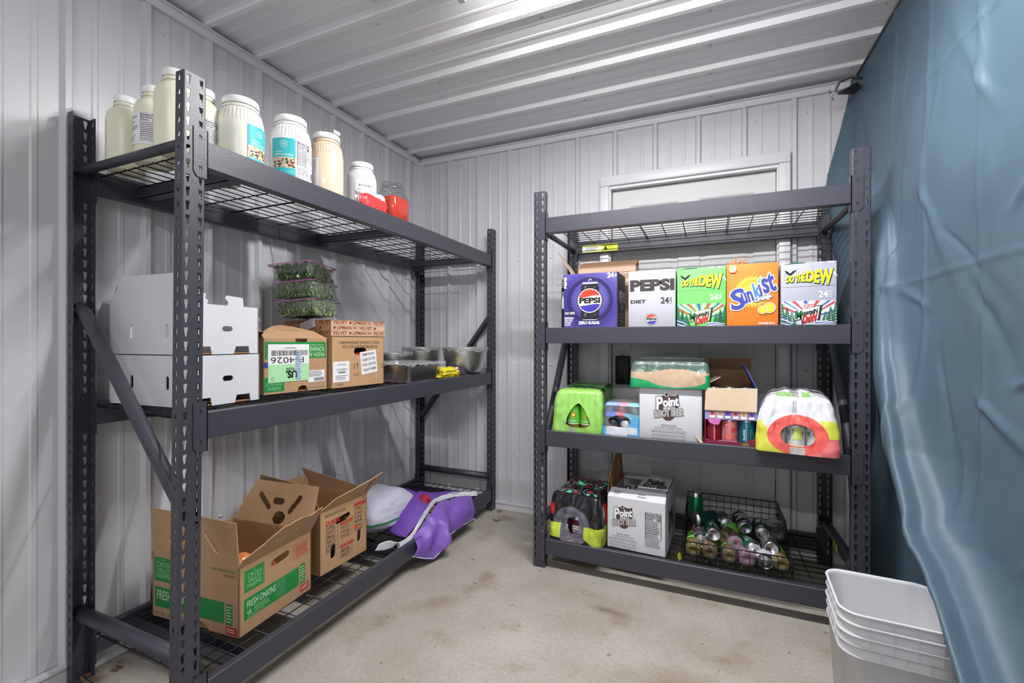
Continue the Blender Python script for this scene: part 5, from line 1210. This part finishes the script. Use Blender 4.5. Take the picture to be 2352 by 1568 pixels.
# root beer cartons
BRN = col(82, 60, 58)
def rb_art(a, x0, y0, s, sx=1):
    """emblem centred at x0,y0; s = half width in u"""
    q = a.ax/a.ay; X = lambda u: x0+u*s; Y = lambda v: y0+v*s*q
    rnd = random.Random(5)
    for k in range(900):
        r = rnd.uniform(.75, 1.25); th = rnd.uniform(0, 2*PI); u, v = r*math.cos(th), r*math.sin(th)*1.0; e = .010*(1.35-r)
        a.poly([(X(u-e), Y(v)), (X(u), Y(v-e)), (X(u+e), Y(v)), (X(u), Y(v+e))], INK)
    a.up(); a.poly([(X(u), Y(v)) for u, v in ((-.72, .45), (-.45, .75), (-.20, .82), (-.05, 1.0), (.15, .80), (.45, .78), (.72, .88), (.70, .45), (.66, -.30), (.1, -.62), (-.35, -.5), (-.62, -.35), (-.68, .1))], BRN)
    a.up(); a.disc(X(-.10), Y(.86), .16*s, WHITE, 20).up(); a.disc(X(-.10), Y(.84), .11*s, INK, 14)
    a.up(); a.disc(X(.0), Y(-.55), .42*s, BRN, 30, PI, 2*PI)
    W_ = [('P', -.80, -.20, -.36, .66, 5), ('oint', -.33, .06, .68, .62, 8)]; k_ = s*a.ax
    for m, r in ((INK, .055), (WHITE, .012)):
        for ch, u0, v0, u1, v1, ro in W_: a.stamp(ch, X(u0), Y(v0), X(u1), Y(v1), m, r*k_, off=.03, shear=.12, rot=ro)
        a.up()
    a.text('PREMIUM', X(-.30), Y(-.20), X(.46), Y(-.03), WHITE, off=.03, rot=6); a.up()
    for m, r in ((INK, .05), (WHITE, .018), (BRN, .0)):
        if r: a.stamp('ROOT BEER', X(-.95), Y(-.66), X(.98), Y(-.20), m, r*k_, off=.02, shear=.2, rot=8)
        else: a.text('ROOT BEER', X(-.95), Y(-.66), X(.98), Y(-.20), m, off=-.005, shear=.2, rot=8)
        a.up()
def rb_lines(a, x0, x1, ytop, s):
    w = x1-x0; a.text('100% REAL SUGAR', x0+.28*w, ytop-.035*s, x1-.28*w, ytop, INK); a.text('From the Historic Point Brewery in Wisconsin', x0+.1*w, ytop-.085*s, x1-.1*w, ytop-.05*s, INK); a.rect(x0, ytop-.115*s, x1, ytop-.11*s, INK)
    for k, tx in enumerate(('Made with 100% real sugar, Point Premium Root Beer is', 'hand crafted in small batches with the purest water and smoothest', 'Wisconsin honey. This local North American favorite', 'is handcrafted with care, rich, creamy and full flavor - and it is', 'a time honored tradition that families love.')):
        a.text(tx, x0+.03*w*(k % 2)+(.1*w if k == 4 else 0), ytop-(.165+.058*k)*s, x1-.02*w-(.1*w if k == 4 else 0), ytop-(.13+.058*k)*s, INK)
w, h = .264, .236
t = thing('root_beer_carton', 'closed white root beer carton carrying the green shrink-wrapped pack', 'carton', (-.294, 2.134, Z3), 0); mb = MB()
mb.rbox(0, w, 0, .30, 0, h, WHITEB, .0025, 2); a = front_art(mb, w, h); a.h = .0005; rb_art(a, .47, .65, .24); rb_lines(a, .20, .76, .315, 1.0)
a.rect(.985, .02, .987, .98, INK); a.text('TM', .28, .01, .33, .02, INK); mb.add([(w-.03, -.001, .04), (w-.005, -.02, .005), (w+.012, -.012, .0), (w+.002, -.001, .012)], [(0, 1, 2, 3)], CARDL)
mb.build('carton_body', t)
# green pack on top
SG = shiny('green', 30, 160, 98); CARDS = mat('cardboard_pack', (196, 168, 142), .7)
def sprc(f, u, v):
    if f == 'f':
        if ((u-.60)/.37)**2+((v-.38)/.34)**2 < 1: return CARDS
        if v < .30+.06*math.cos(u*9) or (u > .80 and v < .50-.4*(.97-u)): return SG
        if v < .60: return CARDS
        return FILMC
    if v < .45 and f != 't': return SG
    if f == 't' and v > .25: return FILMC
    return FILMC
FILMC = film('green_tinted_film', (160, 185, 175), .70, .10)
pack('can_pack', 'clear and green shrink-wrapped tray of cans on top of the root beer carton', (-.335, 2.118, Z3+h+.001), 0, .336, .26, .118, sprc, None, (.012, .008, .01), .002, .066, .004, 9, topb=.004, nx=220, nz=84, rc=.020, tlift=.026)
for k, x in enumerate((-.292, -.222, -.152, -.082, -.030+.002)):
    can(('green soda can at the left end of the clear and green tray', 'green soda can inside the clear and green tray behind its cardboard front', 'green soda can inside the clear and green tray behind its cardboard front', 'green soda can inside the clear and green tray behind its cardboard front', 'green soda can at the right end of the clear and green tray')[k], '', (x, 2.185, Z3+h+.004), (0, 0, 1), CG, 'bottom', 0, 'cans in the green tray', [('Sprite', .045, .095, -165, -60, WHITE, 0)], scale=.93)
# torn open sparkling water case
MAR = col(128, 34, 66); w, d, h = .202, .265, .252
t = thing('sparkling_water_case', 'torn open sparkling water case with a tan flap and three cans showing', 'carton', (-.0205, 2.122, Z3), 1); mb = MB()
MB_ = col(72, 96, 190)
lowf = [(0, 0), (w, 0), (w, .115), (w-.003, .113), (w-.003, .045), (w-.025, .036), (w-.05, .020), (.10, .026), (.03, .026), (.005, .030), (.004, .112), (0, .112)]
mb.plate(lowf, [], .002, MAR, frame((0, 0, 0), (1, 0, 0), (0, 0, 1))); mb.plate([(0, .112), (w, .115), (w, .150), (0, .150)], [], .002, col(140, 150, 215), frame((0, 0, 0), (1, 0, 0), (0, 0, 1)))
mb.box(0, .002, 0, d, 0, h, MAR); mb.box(w-.002, w, 0, d, 0, h, MB_); mb.box(0, w, d-.002, d, 0, h, KD); mb.box(0, w, 0, d, 0, .002, KR)
mb.box(.002, w-.002, .001, .003, .150, h-.01, KD)
a = front_art(mb, w, h); a.h = .0004; a.text('sparkling water beverage', .28, .085, .62, .105, WHITE); a.disc(.78, .055, .07, col(110, 130, 50), ry=.03)
for k in range(6):
    c = ((190, 120, 130), (190, 170, 150), (120, 90, 160))[k % 3]; x = .09+.148*k; a.rect(x, .463, x+.125, .595, col(*c)).up(); a.rect(x+.01, .475, x+.115, .515, WHITE); a.disc(x+.062, .555, .03, ((150, 30, 40), (200, 120, 40), (80, 40, 130))[k % 3] and col(*((150, 30, 40), (200, 120, 40), (80, 40, 130))[k % 3]), 10)
mb.build('case_body', t)
mb = MB(); mb.plate([(0, 0), (w-.004, 0), (w-.001, .098), (.006, .094)], [], .0025, mat('flap_tan', (214, 192, 164), .75, bump=.3, bscale=60), frame((.0, -.006, .152), (1, 0, 0), (0, .05, 1))); mb.build('flap', t, 'tan inner side of the folded down flap')
mb = MB(); mb.plate([(0, 0), (w-.0, 0), (w, .115), (.0, .112)], [], .0025, KD, frame((.0, d, h), (1, 0, 0), (0, .05, 1))); mb.build('flap', t, 'brown back flap standing up')
mb = MB(); mb.plate([(0, 0), (.21, 0), (.18, .055), (.02, .075)], [], .0025, KR, frame((.0, .02, h), (0, 1, 0), (.85, 0, .5))); mb.build('flap', t)
mb = MB(); mb.plate([(0, 0), (.20, 0), (.19, .10), (.01, .105)], [], .003, MB_, frame((w, .02, h-.004), (0, 1, 0), (-.42, 0, .9))); mb.build('flap', t, 'blue right flap standing up')
mb = MB(); a = front_art(mb, w, h); mb.plate([(.012, .150-.032), (.018, .100), (.028, .094), (.045, .090), (.056, .092), (.063, .110), (.064, .114), (.012, .114)], [], .0008, shiny('magenta', 216, 110, 190), frame((0, -.001, 0), (1, 0, 0), (0, 0, 1))); mb.build('torn_film', t, 'scrap of magenta film')
gp = 'cans in the torn open case'
rc_ = [('dark red can on the left inside the torn open case', (140, 34, 48), 0), ('pink raspberry can in the middle of the torn open case', (220, 130, 136), 1), ('teal can on the right inside the torn open case', (34, 100, 122), 2)]
for lab, c, k in rc_:
    tt = thing('drink_can', lab, 'can', (.0165+.064*k-.0205+.018, 2.122+.040, Z3+.0035), 0, gp); mb = can_mb(mat('can_case_%d' % k, c, .3, .5)); a = cyl_art(mb, .033, .014, .100, -160, -20); a.h = .0004
    if k == 0: a.rect(.52, .05, .60, .95, col(200, 110, 120), 4); a.lines(.05, .2, .45, .7, col(180, 80, 90), 7, .2)
    elif k == 1:
        for cx, cy, r, cc in ((.72, .62, .20, (180, 34, 40)), (.45, .28, .17, (238, 96, 80)), (.88, .30, .12, (120, 20, 40)), (.36, .85, .08, (226, 100, 90))):
            for j in range(14): q = 2.4*j; rr = r*.24*math.sqrt(j); a.disc(cx+rr*math.cos(q)*.9, cy+rr*math.sin(q)*.75, r*.24, col(*cc), 10); a.disc(cx+rr*math.cos(q)*.9, cy+rr*math.sin(q)*.75, r*.07, col(250, 190, 150), 6, ry=.012); a.h += .00002
        a.text('raspberry', -.12, .42, .40, .5, WHITE, rot=90)
    else: a.text('bubly', .10, .36, .66, .50, col(190, 214, 220), rot=90, off=.02); a.text('blueberry', .42, .42, .95, .48, col(120, 170, 180), rot=90); a.rect(.44, .02, .5, .98, col(90, 150, 165), 3)
    mb.build('can_body', tt)
for k in range(3):
    c = ((66, 44, 48), (74, 66, 40), (60, 40, 62))[k]; can('dim can in the upper layer of the torn open case', '', (.016+.064*k, 2.215, Z3+.124), (0, 0, 1), mat('can_dim_%d' % k, c, .3, .4), 'bottom', 0, 'upper cans in the torn open case')
# big white pack with coral ring
CORAL = shiny('coral', 232, 96, 88); PEARL = shiny('pearl', 214, 214, 222); LEM = shiny('lemon', 208, 212, 78); PKD = shiny('rose', 226, 120, 122)
def strawc(f, u, v):
    if f == 'f':
        r = math.hypot((u-.51)/.375, (v-.34)/.36)
        if u > .42 and u < .60 and v < .13: return FILMH
        if r < 1: return CORAL
        if v < .27 and u > .5: return PKD if v < .42-.6*(1-u) else CORAL
        if u > .80 and v < .62: return PKD if v < .32 else LEM
        if u < .30 and v < .56-.9*u: return LEM
        if v < .22-.1*u and u < .45: return LEM
        if .44 < u < .50 and .72 < v < .96: return FILMH
        return PEARL
    if f == 'r': return LEM if .3 < v < .55 else PKD if v <= .3 else PEARL
    if f == 't': return (shiny('leafprint', 150, 200, 120) if (abs(u-.35) < .1 and .1 < v < .25) or (abs(u-.62) < .05 and .05 < v < .3) else FILMH if abs(u-.47) < .06 and v < .4 else PEARL)
    return PEARL if v > .5 else LEM
pack('can_pack', 'large white, lemon and coral shrink-wrapped can pack hanging over the shelf edge', (.167, 2.042, .6695), -7.5, .274, .40, .215, strawc, el(.515, .335, .215, .195), (.035, .030, .030), .004, .066, .007, 14, topb=.022, cat='drink pack')
a0 = math.radians(-7.5)
for k, x in enumerate((.070, .136, .202)):
    X = .167+x*math.cos(a0)-.052*math.sin(a0); Y = 2.042+x*math.sin(a0)+.052*math.cos(a0)
    can(('white can with green script on the left inside the coral ringed pack', 'white can with green script in the middle of the coral ringed pack', 'white can with green script on the right inside the coral ringed pack')[k], '', (X, Y, .6735), (0, 0, 1), CW, 'bottom', 0, 'cans in the coral ringed pack', [('#', .050, .095, -110, -60, col(206, 222, 110), 0), ('Truly', .060, .092, -125, -45, col(40, 120, 50), 0), ('HARD', .066, .082, -165, -128, INK, 90)])
mb = MB(); mb.rbox(-.11, .11, -.006, .006, 0, .030, CARDS, .002); o = mb.build('tray_front'); X = .167+.137*math.cos(a0)-.010*math.sin(a0); Y = 2.042+.137*math.sin(a0)+.010*math.cos(a0)
o.location = (X, Y, .6725); o.rotation_euler[2] = a0; tag(o, 'low strip of plain cardboard tray in the window of the coral ringed pack', 'cardboard')
# dark pack on the bottom shelf
BLK = shiny('black', 30, 28, 33, .14); LIMY = shiny('acid', 186, 202, 62); REDW = shiny('red', 190, 36, 44); MINT = shiny('mint', 100, 200, 160); SMOKE = film('smoke_film', (120, 122, 138), .38, .12)
def darkc(f, u, v):
    n_ = noise.noise(Vector((u*9, v*9, 3.3 if f == 't' else 1.1)))
    if f == 'f':
        if u < .24 and .10 < v < .38: return LIMY
        if u > .70 and v < .40 and v > (.92-u)*.9-.02: return LIMY
        if u < .10 and .55 < v < .78: return REDW
        if ((u-.46)/.36)**2+((v-.38)/.38)**2 < 1: return SMOKE
        return BLK
    if f == 'r':
        if v < .40: return LIMY
        if ((u-.10)/.07)**2+((v-.68)/.10)**2 < 1: return MINT
        if .15 < u < .35 and .42 < v < .80: return REDW
        return BLK
    if f == 't':
        if n_ > .34: return REDW
        if n_ < -.36: return MINT
        if abs(n_) < .018: return WHW  # white crinkle highlights put into the film's colour
        return BLK
    return BLK
pack('can_pack', 'black shrink-wrapped can pack with lime corners on the bottom shelf', (-.728, 2.118, Z4), -5, .262, .31, .235, darkc, el(.50, .40, .13, .17), (.018, .012, .02), .005, .066, .008, 21, topb=.022, cat='drink pack')
a0 = math.radians(-5)
for k, (x, c, tx) in enumerate(((.075, (66, 34, 44), 'DR'), (.135, (90, 28, 40), 'PEPPER'))):
    X = -.728+x*math.cos(a0)-.055*math.sin(a0); Y = 2.122+x*math.sin(a0)+.055*math.cos(a0)
    can(('maroon can on the left behind the torn window of the black pack', 'maroon can on the right behind the torn window of the black pack')[k], '', (X, Y, Z4+.006), (0, 0, 1), mat('can_maroon_%d' % k, c, .3, .5), 'bottom', 0, 'cans in the black pack', [(tx, .04, .08, -130, -50, WHITE, 0)])
# open root beer carton on the bottom shelf
w, d, h = .264, .345, .238
t = thing('root_beer_carton', 'open white root beer carton with bottle necks showing on the bottom shelf', 'carton', (-.4445, 2.163, Z4), -3); mb = MB(); c_ = .032
mb.plate([(0, 0), (w, 0), (w, h), (0, h)], [], .003, WHITEB, frame((0, 0, 0), (1, 0, 0), (0, 0, 1)))
mb.plate([(0, 0), (w, 0), (w, h), (0, h)], [], .003, WHITEB, frame((w, d, 0), (-1, 0, 0), (0, 0, 1)))
prof = [(0, 0), (d, 0), (d, h), (d-c_, h+.036), (c_, h+.036), (0, h)]
mb.plate(prof, [], .003, WHITEB, frame((w, 0, 0), (0, 1, 0), (0, 0, 1))); mb.plate([(0, 0), (d, 0), (d, h), (0, h)], [], .003, WHITEB, frame((0, d, 0), (0, -1, 0), (0, 0, 1)))
mb.add([(.0, 0, h), (w, 0, h), (w, c_, h+.036), (.012, c_, h+.036)], [(0, 1, 2, 3)], WHITEB); mb.add([(.0, d, h), (w, d, h), (w, d-c_, h+.036), (.012, d-c_, h+.036)], [(3, 2, 1, 0)], WHITEB)
mb.box(.125, w, c_, d-c_, h+.033, h+.036, WHITEB); mb.box(.003, w-.003, .003, d-.003, .001, .003, CARDIN); mb.box(.03, .125, d-c_-.09, d-c_, h+.033, h+.036, WHITEB)
a = front_art(mb, w, h); a.h = .0005; rb_art(a, .29, .63, .21); rb_lines(a, .03, .52, .30, .9); nutri(a, .66, .30, .93, .80, INK, 8); a.lines(.66, .14, .93, .29, INK, 6, .4, 12)
for q in (((.50, .60), (.505, .68), (.53, .75), (.57, .79), (.60, .795)), ((.60, .795), (.64, .74), (.66, .69))):
    for (x0, y0), (x1, y1) in zip(q, q[1:]): a.poly([(x0, y0), (x1, y1), (x1, y1+.006), (x0, y0+.006)], SIL)
a = flat_art(mb, frame((0, c_, h+.036), (1, 0, 0), (0, 1, 0)), w, d-2*c_); a.h = .0005; a.text('Point', .58, .45, .88, .70, INK, off=.06); a.text('ROOT BEER', .55, .22, .95, .44, INK, off=.04)
a = flat_art(mb, frame((0, 0, h), (1, 0, 0), (0, c_, .036)), w, .048); a.h = .0005; a.lines(.10, .3, .24, .7, INK, 2, .4, 2); a.lines(.52, .2, .68, .7, INK, 2, .4, 3)
a = flat_art(mb, frame((w, 0, 0), (0, 1, 0), (0, 0, 1)), d, h); a.h = .0005; a.lines(.05, .62, .14, .84, INK, 4, .3, 2); a.text('Point', .3, .5, .7, .72, INK, off=.06); a.text('ROOT BEER', .28, .3, .75, .46, INK, off=.05)
mb.build('carton_body', t)
mb = MB(); mb.plate([(0, 0), (.325, 0), (.315, .04), (.31, .150), (.17, .155), (.05, .085), (0, .03)], [SLOT(.07, .05, .05, .016, 70), SLOT(.22, .10, .04, .014, 60)], .003, mat('kraft_inside', (168, 130, 90), .85), frame((.002, .01, h), (0, 1, 0), (-.06, 0, 1))); mb.build('flap', t, 'brown inner side of the raised left flap')
for x, y in ((.055, .09), (.10, .105), (.060, .17), (.105, .185)):
    c3 = math.radians(-3); X = -.4445+x*math.cos(c3)-y*math.sin(c3); Y = 2.163+x*math.sin(c3)+y*math.cos(c3)
    tb = thing('soda_bottle', 'dark glass bottle with a silver cap inside the open white carton', 'bottle', (X, Y, Z4+.004), 0, 'bottles in the open root beer carton')
    mb = MB(); mb.lathe([(0, 0), (.028, 0), (.030, .005), (.030, .14), (.026, .165), (.015, .195), (.0125, .225), (.013, .236), (0, .236)], mat('dark_glass', (30, 22, 20), .08, coat=.6), 24); mb.build('bottle_body', tb)
    mb = MB(); mb.lathe([(.0165, .231), (.0145, .240), (0, .241)], ALU, 16); mb.lathe([(.0152, .200), (.0132, .222)], col(190, 190, 195), 16); mb.build('cap', tb)
# ---------------- hanging tarp ----------------
TARP = mat('tarp_vinyl', (73, 94, 108), .48, bump=.12, bscale=260, var=.10, vscale=2.2, spec=.35)
# cross-sections from the ceiling down; each runs from the back wall towards the room
LV = [
 (2.375, [(.632, 2.700), (.636, 2.692), (.640, 2.684), (.643, 2.67), (.646, 2.65), (.648, 2.62), (.652, 2.30), (.658, 1.90), (.675, 1.2), (.69, .5)]),
 (2.20, [(.600, 2.700), (.612, 2.690), (.630, 2.66), (.636, 2.62), (.642, 2.58), (.640, 2.53), (.652, 2.25), (.66, 1.88), (.675, 1.2), (.69, .5)]),
 (1.87, [(.528, 2.705), (.548, 2.655), (.600, 2.60), (.618, 2.50), (.634, 2.44), (.632, 2.36), (.648, 2.10), (.664, 1.78), (.68, 1.2), (.69, .5)]),
 (1.60, [(.565, 2.715), (.540, 2.60), (.585, 2.40), (.600, 2.22), (.622, 2.17), (.638, 2.15), (.65, 2.0), (.66, 1.7), (.68, 1.2), (.70, .5)]),
 (1.42, [(.570, 2.715), (.562, 2.58), (.580, 2.36), (.567, 2.15), (.600, 2.09), (.634, 2.06), (.652, 1.96), (.662, 1.68), (.68, 1.2), (.70, .5)]),
 (1.10, [(.575, 2.715), (.568, 2.50), (.580, 2.30), (.560, 2.07), (.598, 2.03), (.634, 1.98), (.656, 1.84), (.67, 1.58), (.68, 1.15), (.70, .45)]),
 (.75, [(.590, 2.70), (.600, 2.50), (.615, 2.20), (.5285, 1.86), (.572, 1.83), (.622, 1.80), (.655, 1.68), (.668, 1.45), (.675, 1.05), (.70, .4)]),
 (.56, [(.600, 2.70), (.620, 2.45), (.645, 2.05), (.514, 1.66), (.558, 1.63), (.610, 1.61), (.645, 1.53), (.660, 1.35), (.665, .98), (.69, .4)]),
 (.44, [(.62, 2.70), (.64, 2.40), (.670, 1.90), (.512, 1.46), (.553, 1.435), (.600, 1.42), (.636, 1.35), (.655, 1.22), (.66, .9), (.69, .35)]),
 (.28, [(.63, 2.70), (.65, 2.35), (.680, 1.75), (.500, 1.24), (.540, 1.215), (.586, 1.21), (.620, 1.15), (.645, 1.08), (.66, .82), (.68, .3)]),
 (.005, [(.64, 2.70), (.66, 2.30), (.690, 1.60), (.515, 1.10), (.550, 1.10), (.60, 1.14), (.62, 1.08), (.64, .98), (.66, .75), (.68, .25)]),
]
def crv(p0, p1, p2, p3, t_): return .5*((2*p1)+(p2-p0)*t_+(2*p0-5*p1+4*p2-p3)*t_*t_+(3*p1-p0-3*p2+p3)*t_**3)
rows = [[Vector((x, y, z)) for x, y in r] for z, r in LV]
SPAN = [0, .08, .2, .32, .38, .46, .60, .75, .9, 1.0]
def row_at(r, u):
    i = 0
    while i < len(SPAN)-2 and u > SPAN[i+1]: i += 1
    f = (u-SPAN[i])/(SPAN[i+1]-SPAN[i]); n = len(r)
    return crv(r[max(i-1, 0)], r[i], r[i+1], r[min(i+2, n-1)], f)
ZL = [z for z, _ in LV]
def tarp(u, v):
    z = 2.375-v*2.37; i = 0
    while i < len(ZL)-2 and z < ZL[i+1]: i += 1
    f = (ZL[i]-z)/(ZL[i]-ZL[i+1]); n = len(ZL)
    q = [row_at(rows[k], u) for k in (max(i-1, 0), i, i+1, min(i+2, n-1))]
    a, b_ = q[1], q[2]; s = f*f*(3-2*f); p = crv(*q, f)*.6+(a+(b_-a)*f)*.4; p.z = z
    # creases from having been folded, soft billows and drag folds
    amp = min(1, v*4+.15)
    bil = .009*noise.noise(Vector((p.y*2.3, z*1.7, 1.5)))+.006*noise.noise(Vector((p.y*6+z*3, z*3.4-p.y*3, 4.2)))+.0022*noise.noise(Vector((p.y*20+z*5, z*9, 7)))
    drag = 0
    for (cy, cz, dy, dz, L, w_, A) in FOLDS:
        ry, rz = p.y-cy, z-cz; t_ = (ry*dy+rz*dz); s_ = -ry*dz+rz*dy
        if -.25*L < t_ < L: drag += .62*A*math.exp(-(s_/(w_*(.4+abs(t_)/L)))**2)*(1-t_/L if t_ > 0 else 1+t_/(.25*L))
    fold = 0
    for cy in (2.20, 1.90, 1.60, 1.30, 1.0):
        e = abs(p.y+.02*math.sin(z*2+cy)-cy); fold -= .0065*max(0, 1-e/.020)
    for cz in (1.95, 1.30):
        e = abs(z-cz+.02*math.sin(p.y*3)); fold -= .0035*max(0, 1-e/.014)
    lim = 1 if p.y < 2.08 or z > 1.87 else .25
    p.x += lim*(amp*(bil+drag)+fold)
    return p
FOLDS = [(1.62, 1.95, -.1, -1, .55, .03, -.016), (1.90, 1.55, -.5, -.86, .50, .035, -.014), (1.62, 1.20, -.6, -.8, .45, .04, .013), (1.60, 1.78, .5, .86, .55, .028, -.016), (1.85, 1.90, .3, -.95, .5, .02, -.010), (1.45, 1.45, -.8, .6, .35, .03, -.014), (1.58, .92, -.9, -.43, .40, .03, -.017), (1.80, .98, -.3, -.95, .5, .028, .014),
         (1.66, .70, -.2, -.98, .45, .03, -.015), (1.40, .60, -.7, .7, .35, .03, -.014), (1.95, 1.24, .6, .3, .25, .02, -.012), (2.05, 1.75, .3, -.9, .4, .02, -.010), (1.45, 1.0, -.95, .3, .30, .022, -.015), (1.75, 1.40, -.75, -.65, .4, .02, .010), (2.12, 1.95, -.2, .98, .5, .018, -.010), (1.50, 2.1, -.4, .9, .3, .02, .012)]
mb = MB(); mb.grid(tarp, 300, 300, TARP)
o = mb.build('tarp'); md = o.modifiers.new('s', 'SOLIDIFY'); md.thickness = .0012; md.offset = 0
tag(o, 'large blue grey tarp hanging from the ceiling along the right side', 'tarp')
# bar and clamp holding the tarp
mb = MB(); mb.tube([(.642, 2.71, 2.372), (.650, 2.2, 2.374), (.665, 1.2, 2.374), (.68, .3, 2.374)], .005, RACK, 8); tag(mb.build('tarp_cable'), 'thin dark cable along the ceiling carrying the blue grey tarp', 'cable')
t = thing('c_clamp', 'silver screw clamp gripping the top corner of the blue grey tarp', 'clamp', (.60, 2.58, 2.285), 0); ST2 = mat('clamp_metal', (170, 170, 172), .3, .9)
mb = MB(); mb.tube([(.045, .0, .035), (.0, -.01, .045), (-.045, -.02, .030), (-.062, -.02, -.010), (-.078, -.02, -.022)], [.008, .010, .010, .008, .007], ST2, 8, flat=.6); mb.build('clamp_frame', t)
mb = MB(); mb.tube([(-.085, -.025, -.028), (.01, -.005, .005)], .0045, ST2, 8); mb.build('screw', t); mb = MB(); mb.tube([(-.088, -.026, -.005), (-.070, -.024, -.055)], .0028, ST2, 6); mb.build('t_handle', t)
mb = MB(); mb.add([(-.045, -.012, -.012), (.028, .0, .022), (.042, 0, .0), (.02, 0, -.018), (-.045, .02, -.012), (.028, .03, .022), (.042, .03, 0), (.02, .03, -.018)], [(0, 1, 2, 3), (7, 6, 5, 4), (0, 4, 5, 1), (1, 5, 6, 2), (2, 6, 7, 3), (3, 7, 4, 0)], BLACK); mb.build('pad', t, 'black rubber jaw pad')

# ---------------- nested square buckets ----------------
BUCK = mat('bucket_plastic', (206, 207, 211), .38, sss=.15)
def bucket(label, z0, ox, oy, H=.341, low=False):
    t = thing('square_bucket', label, 'bucket', (.452+ox, 1.556+oy, z0), -3, 'nested square buckets'); S = .132
    mb = MB(); n = 14
    def rr(z, s, r=None):
        r = r or s*.36; pts = []
        for cx, cyy, a0 in ((s-r, -s+r, -90), (s-r, s-r, 0), (-s+r, s-r, 90), (-s+r, -s+r, 180)):
            for q in range(n): a = math.radians(a0+90*q/(n-1)); pts.append((cx+r*math.cos(a), cyy+r*math.sin(a), z))
        return pts
    def skin(lv, cap=False, capend=False):
        v = []; f = []; N = 4*n
        for z, s in lv: v += rr(z, s)
        for i in range(len(lv)-1):
            for q in range(N): f.append((i*N+q, i*N+(q+1) % N, (i+1)*N+(q+1) % N, (i+1)*N+q))
        if cap: f.append(tuple(range(N))[::-1])
        if capend: f.append(tuple(range(len(v)-N, len(v))))
        mb.add(v, f, BUCK, True)
    lv = [(0, S*.80), (.004, S*.83), (.02, S*.845)]
    if low: lv += [(H-.058, S*.955), (H-.0575, S*.995), (H-.055, S*.995), (H-.0545, S*.962)]
    lv += [(H-.0305, S*.965), (H-.030, S*1.0), (H-.0275, S*1.0), (H-.027, S*.968), (H-.008, S*.972), (H-.007, S*1.0), (H-.003, S*1.015), (H, S*1.0), (H-.001, S*.965), (H-.01, S*.955), (.012, S*.80), (.008, S*.78)]
    skin(lv, True, True)
    for q in range(4):       # little ribs between the collars
        mb.T = Matrix.Rotation(q*PI/2, 4, 'Z')
        for k in range(4):
            off = -.070+.048*k+(.024 if int(z0*1000) in (31,) else 0)
            if abs(off) < .082: mb.box(off-.0009, off+.0009, -S*.995, -S*.967, H-.030, H-.006, BUCK)
            if low and abs(off+.012) < .082: mb.box(off+.023, off+.025, -S*.993, -S*.962, H-.057, H-.028, BUCK)
    mb.T = Matrix(); mb.build('bucket_body', t)
    return t
bucket('white square bucket, bottom one of the nested stack, standing on the floor', .001, 0, 0, low=True)
bucket('white square bucket in the middle of the nested stack', .0290, .001, 0)
bucket('white square bucket on top of the nested stack, its inside visible', .057, 0, .001)

# ---------------- small debris on the floor ----------------
DEB = mat('dry_leaf', (108, 76, 50), .9); rnd = random.Random(9)
spots = [(-1.86, .80, .022, 'dry brown leaf scrap at the foot of the rear left post', 1), (-1.83, .88, .02, 'dark leaf litter crumb beside the rear left post', 1), (-1.80, .74, .025, 'brown bark scrap just in front of the rear left post', 1), (-1.72, 1.0, .02, 'reddish leaf scrap under the onion carton near the wall', 1),
         (-1.255, 2.66, .016, 'dead leaf curled on the floor beside the far front post', 1), (-1.20, 2.52, .018, 'tiny twig cluster on the floor near the far front post', 1), (-.98, 1.83, .014, 'tiny grey paper scrap on the open floor', 0), (-.93, 1.75, .006, 'single dark crumb on the open floor', 0)]
for x, y, s, lab, k in spots:
    mb = MB()
    for q in range(5 if k else 1):
        ox, oy = rnd.uniform(-s, s), rnd.uniform(-s, s); a = rnd.uniform(0, 6); ps = []
        for e in range(7): rr = s*rnd.uniform(.3, .8); ps.append((ox+rr*math.cos(a+e*.9), oy+rr*.5*math.sin(a+e*.9), .001+rnd.uniform(0, .006)))
        mb.add([(ox, oy, .004)]+ps, [(0, 1+e, 1+(e+1) % 7) for e in range(7)], DEB if k else SIL)
    o = mb.build('leaf_scrap' if k else 'paper_scrap'); o.location = (x, y, .0005); tag(o, lab, 'debris')
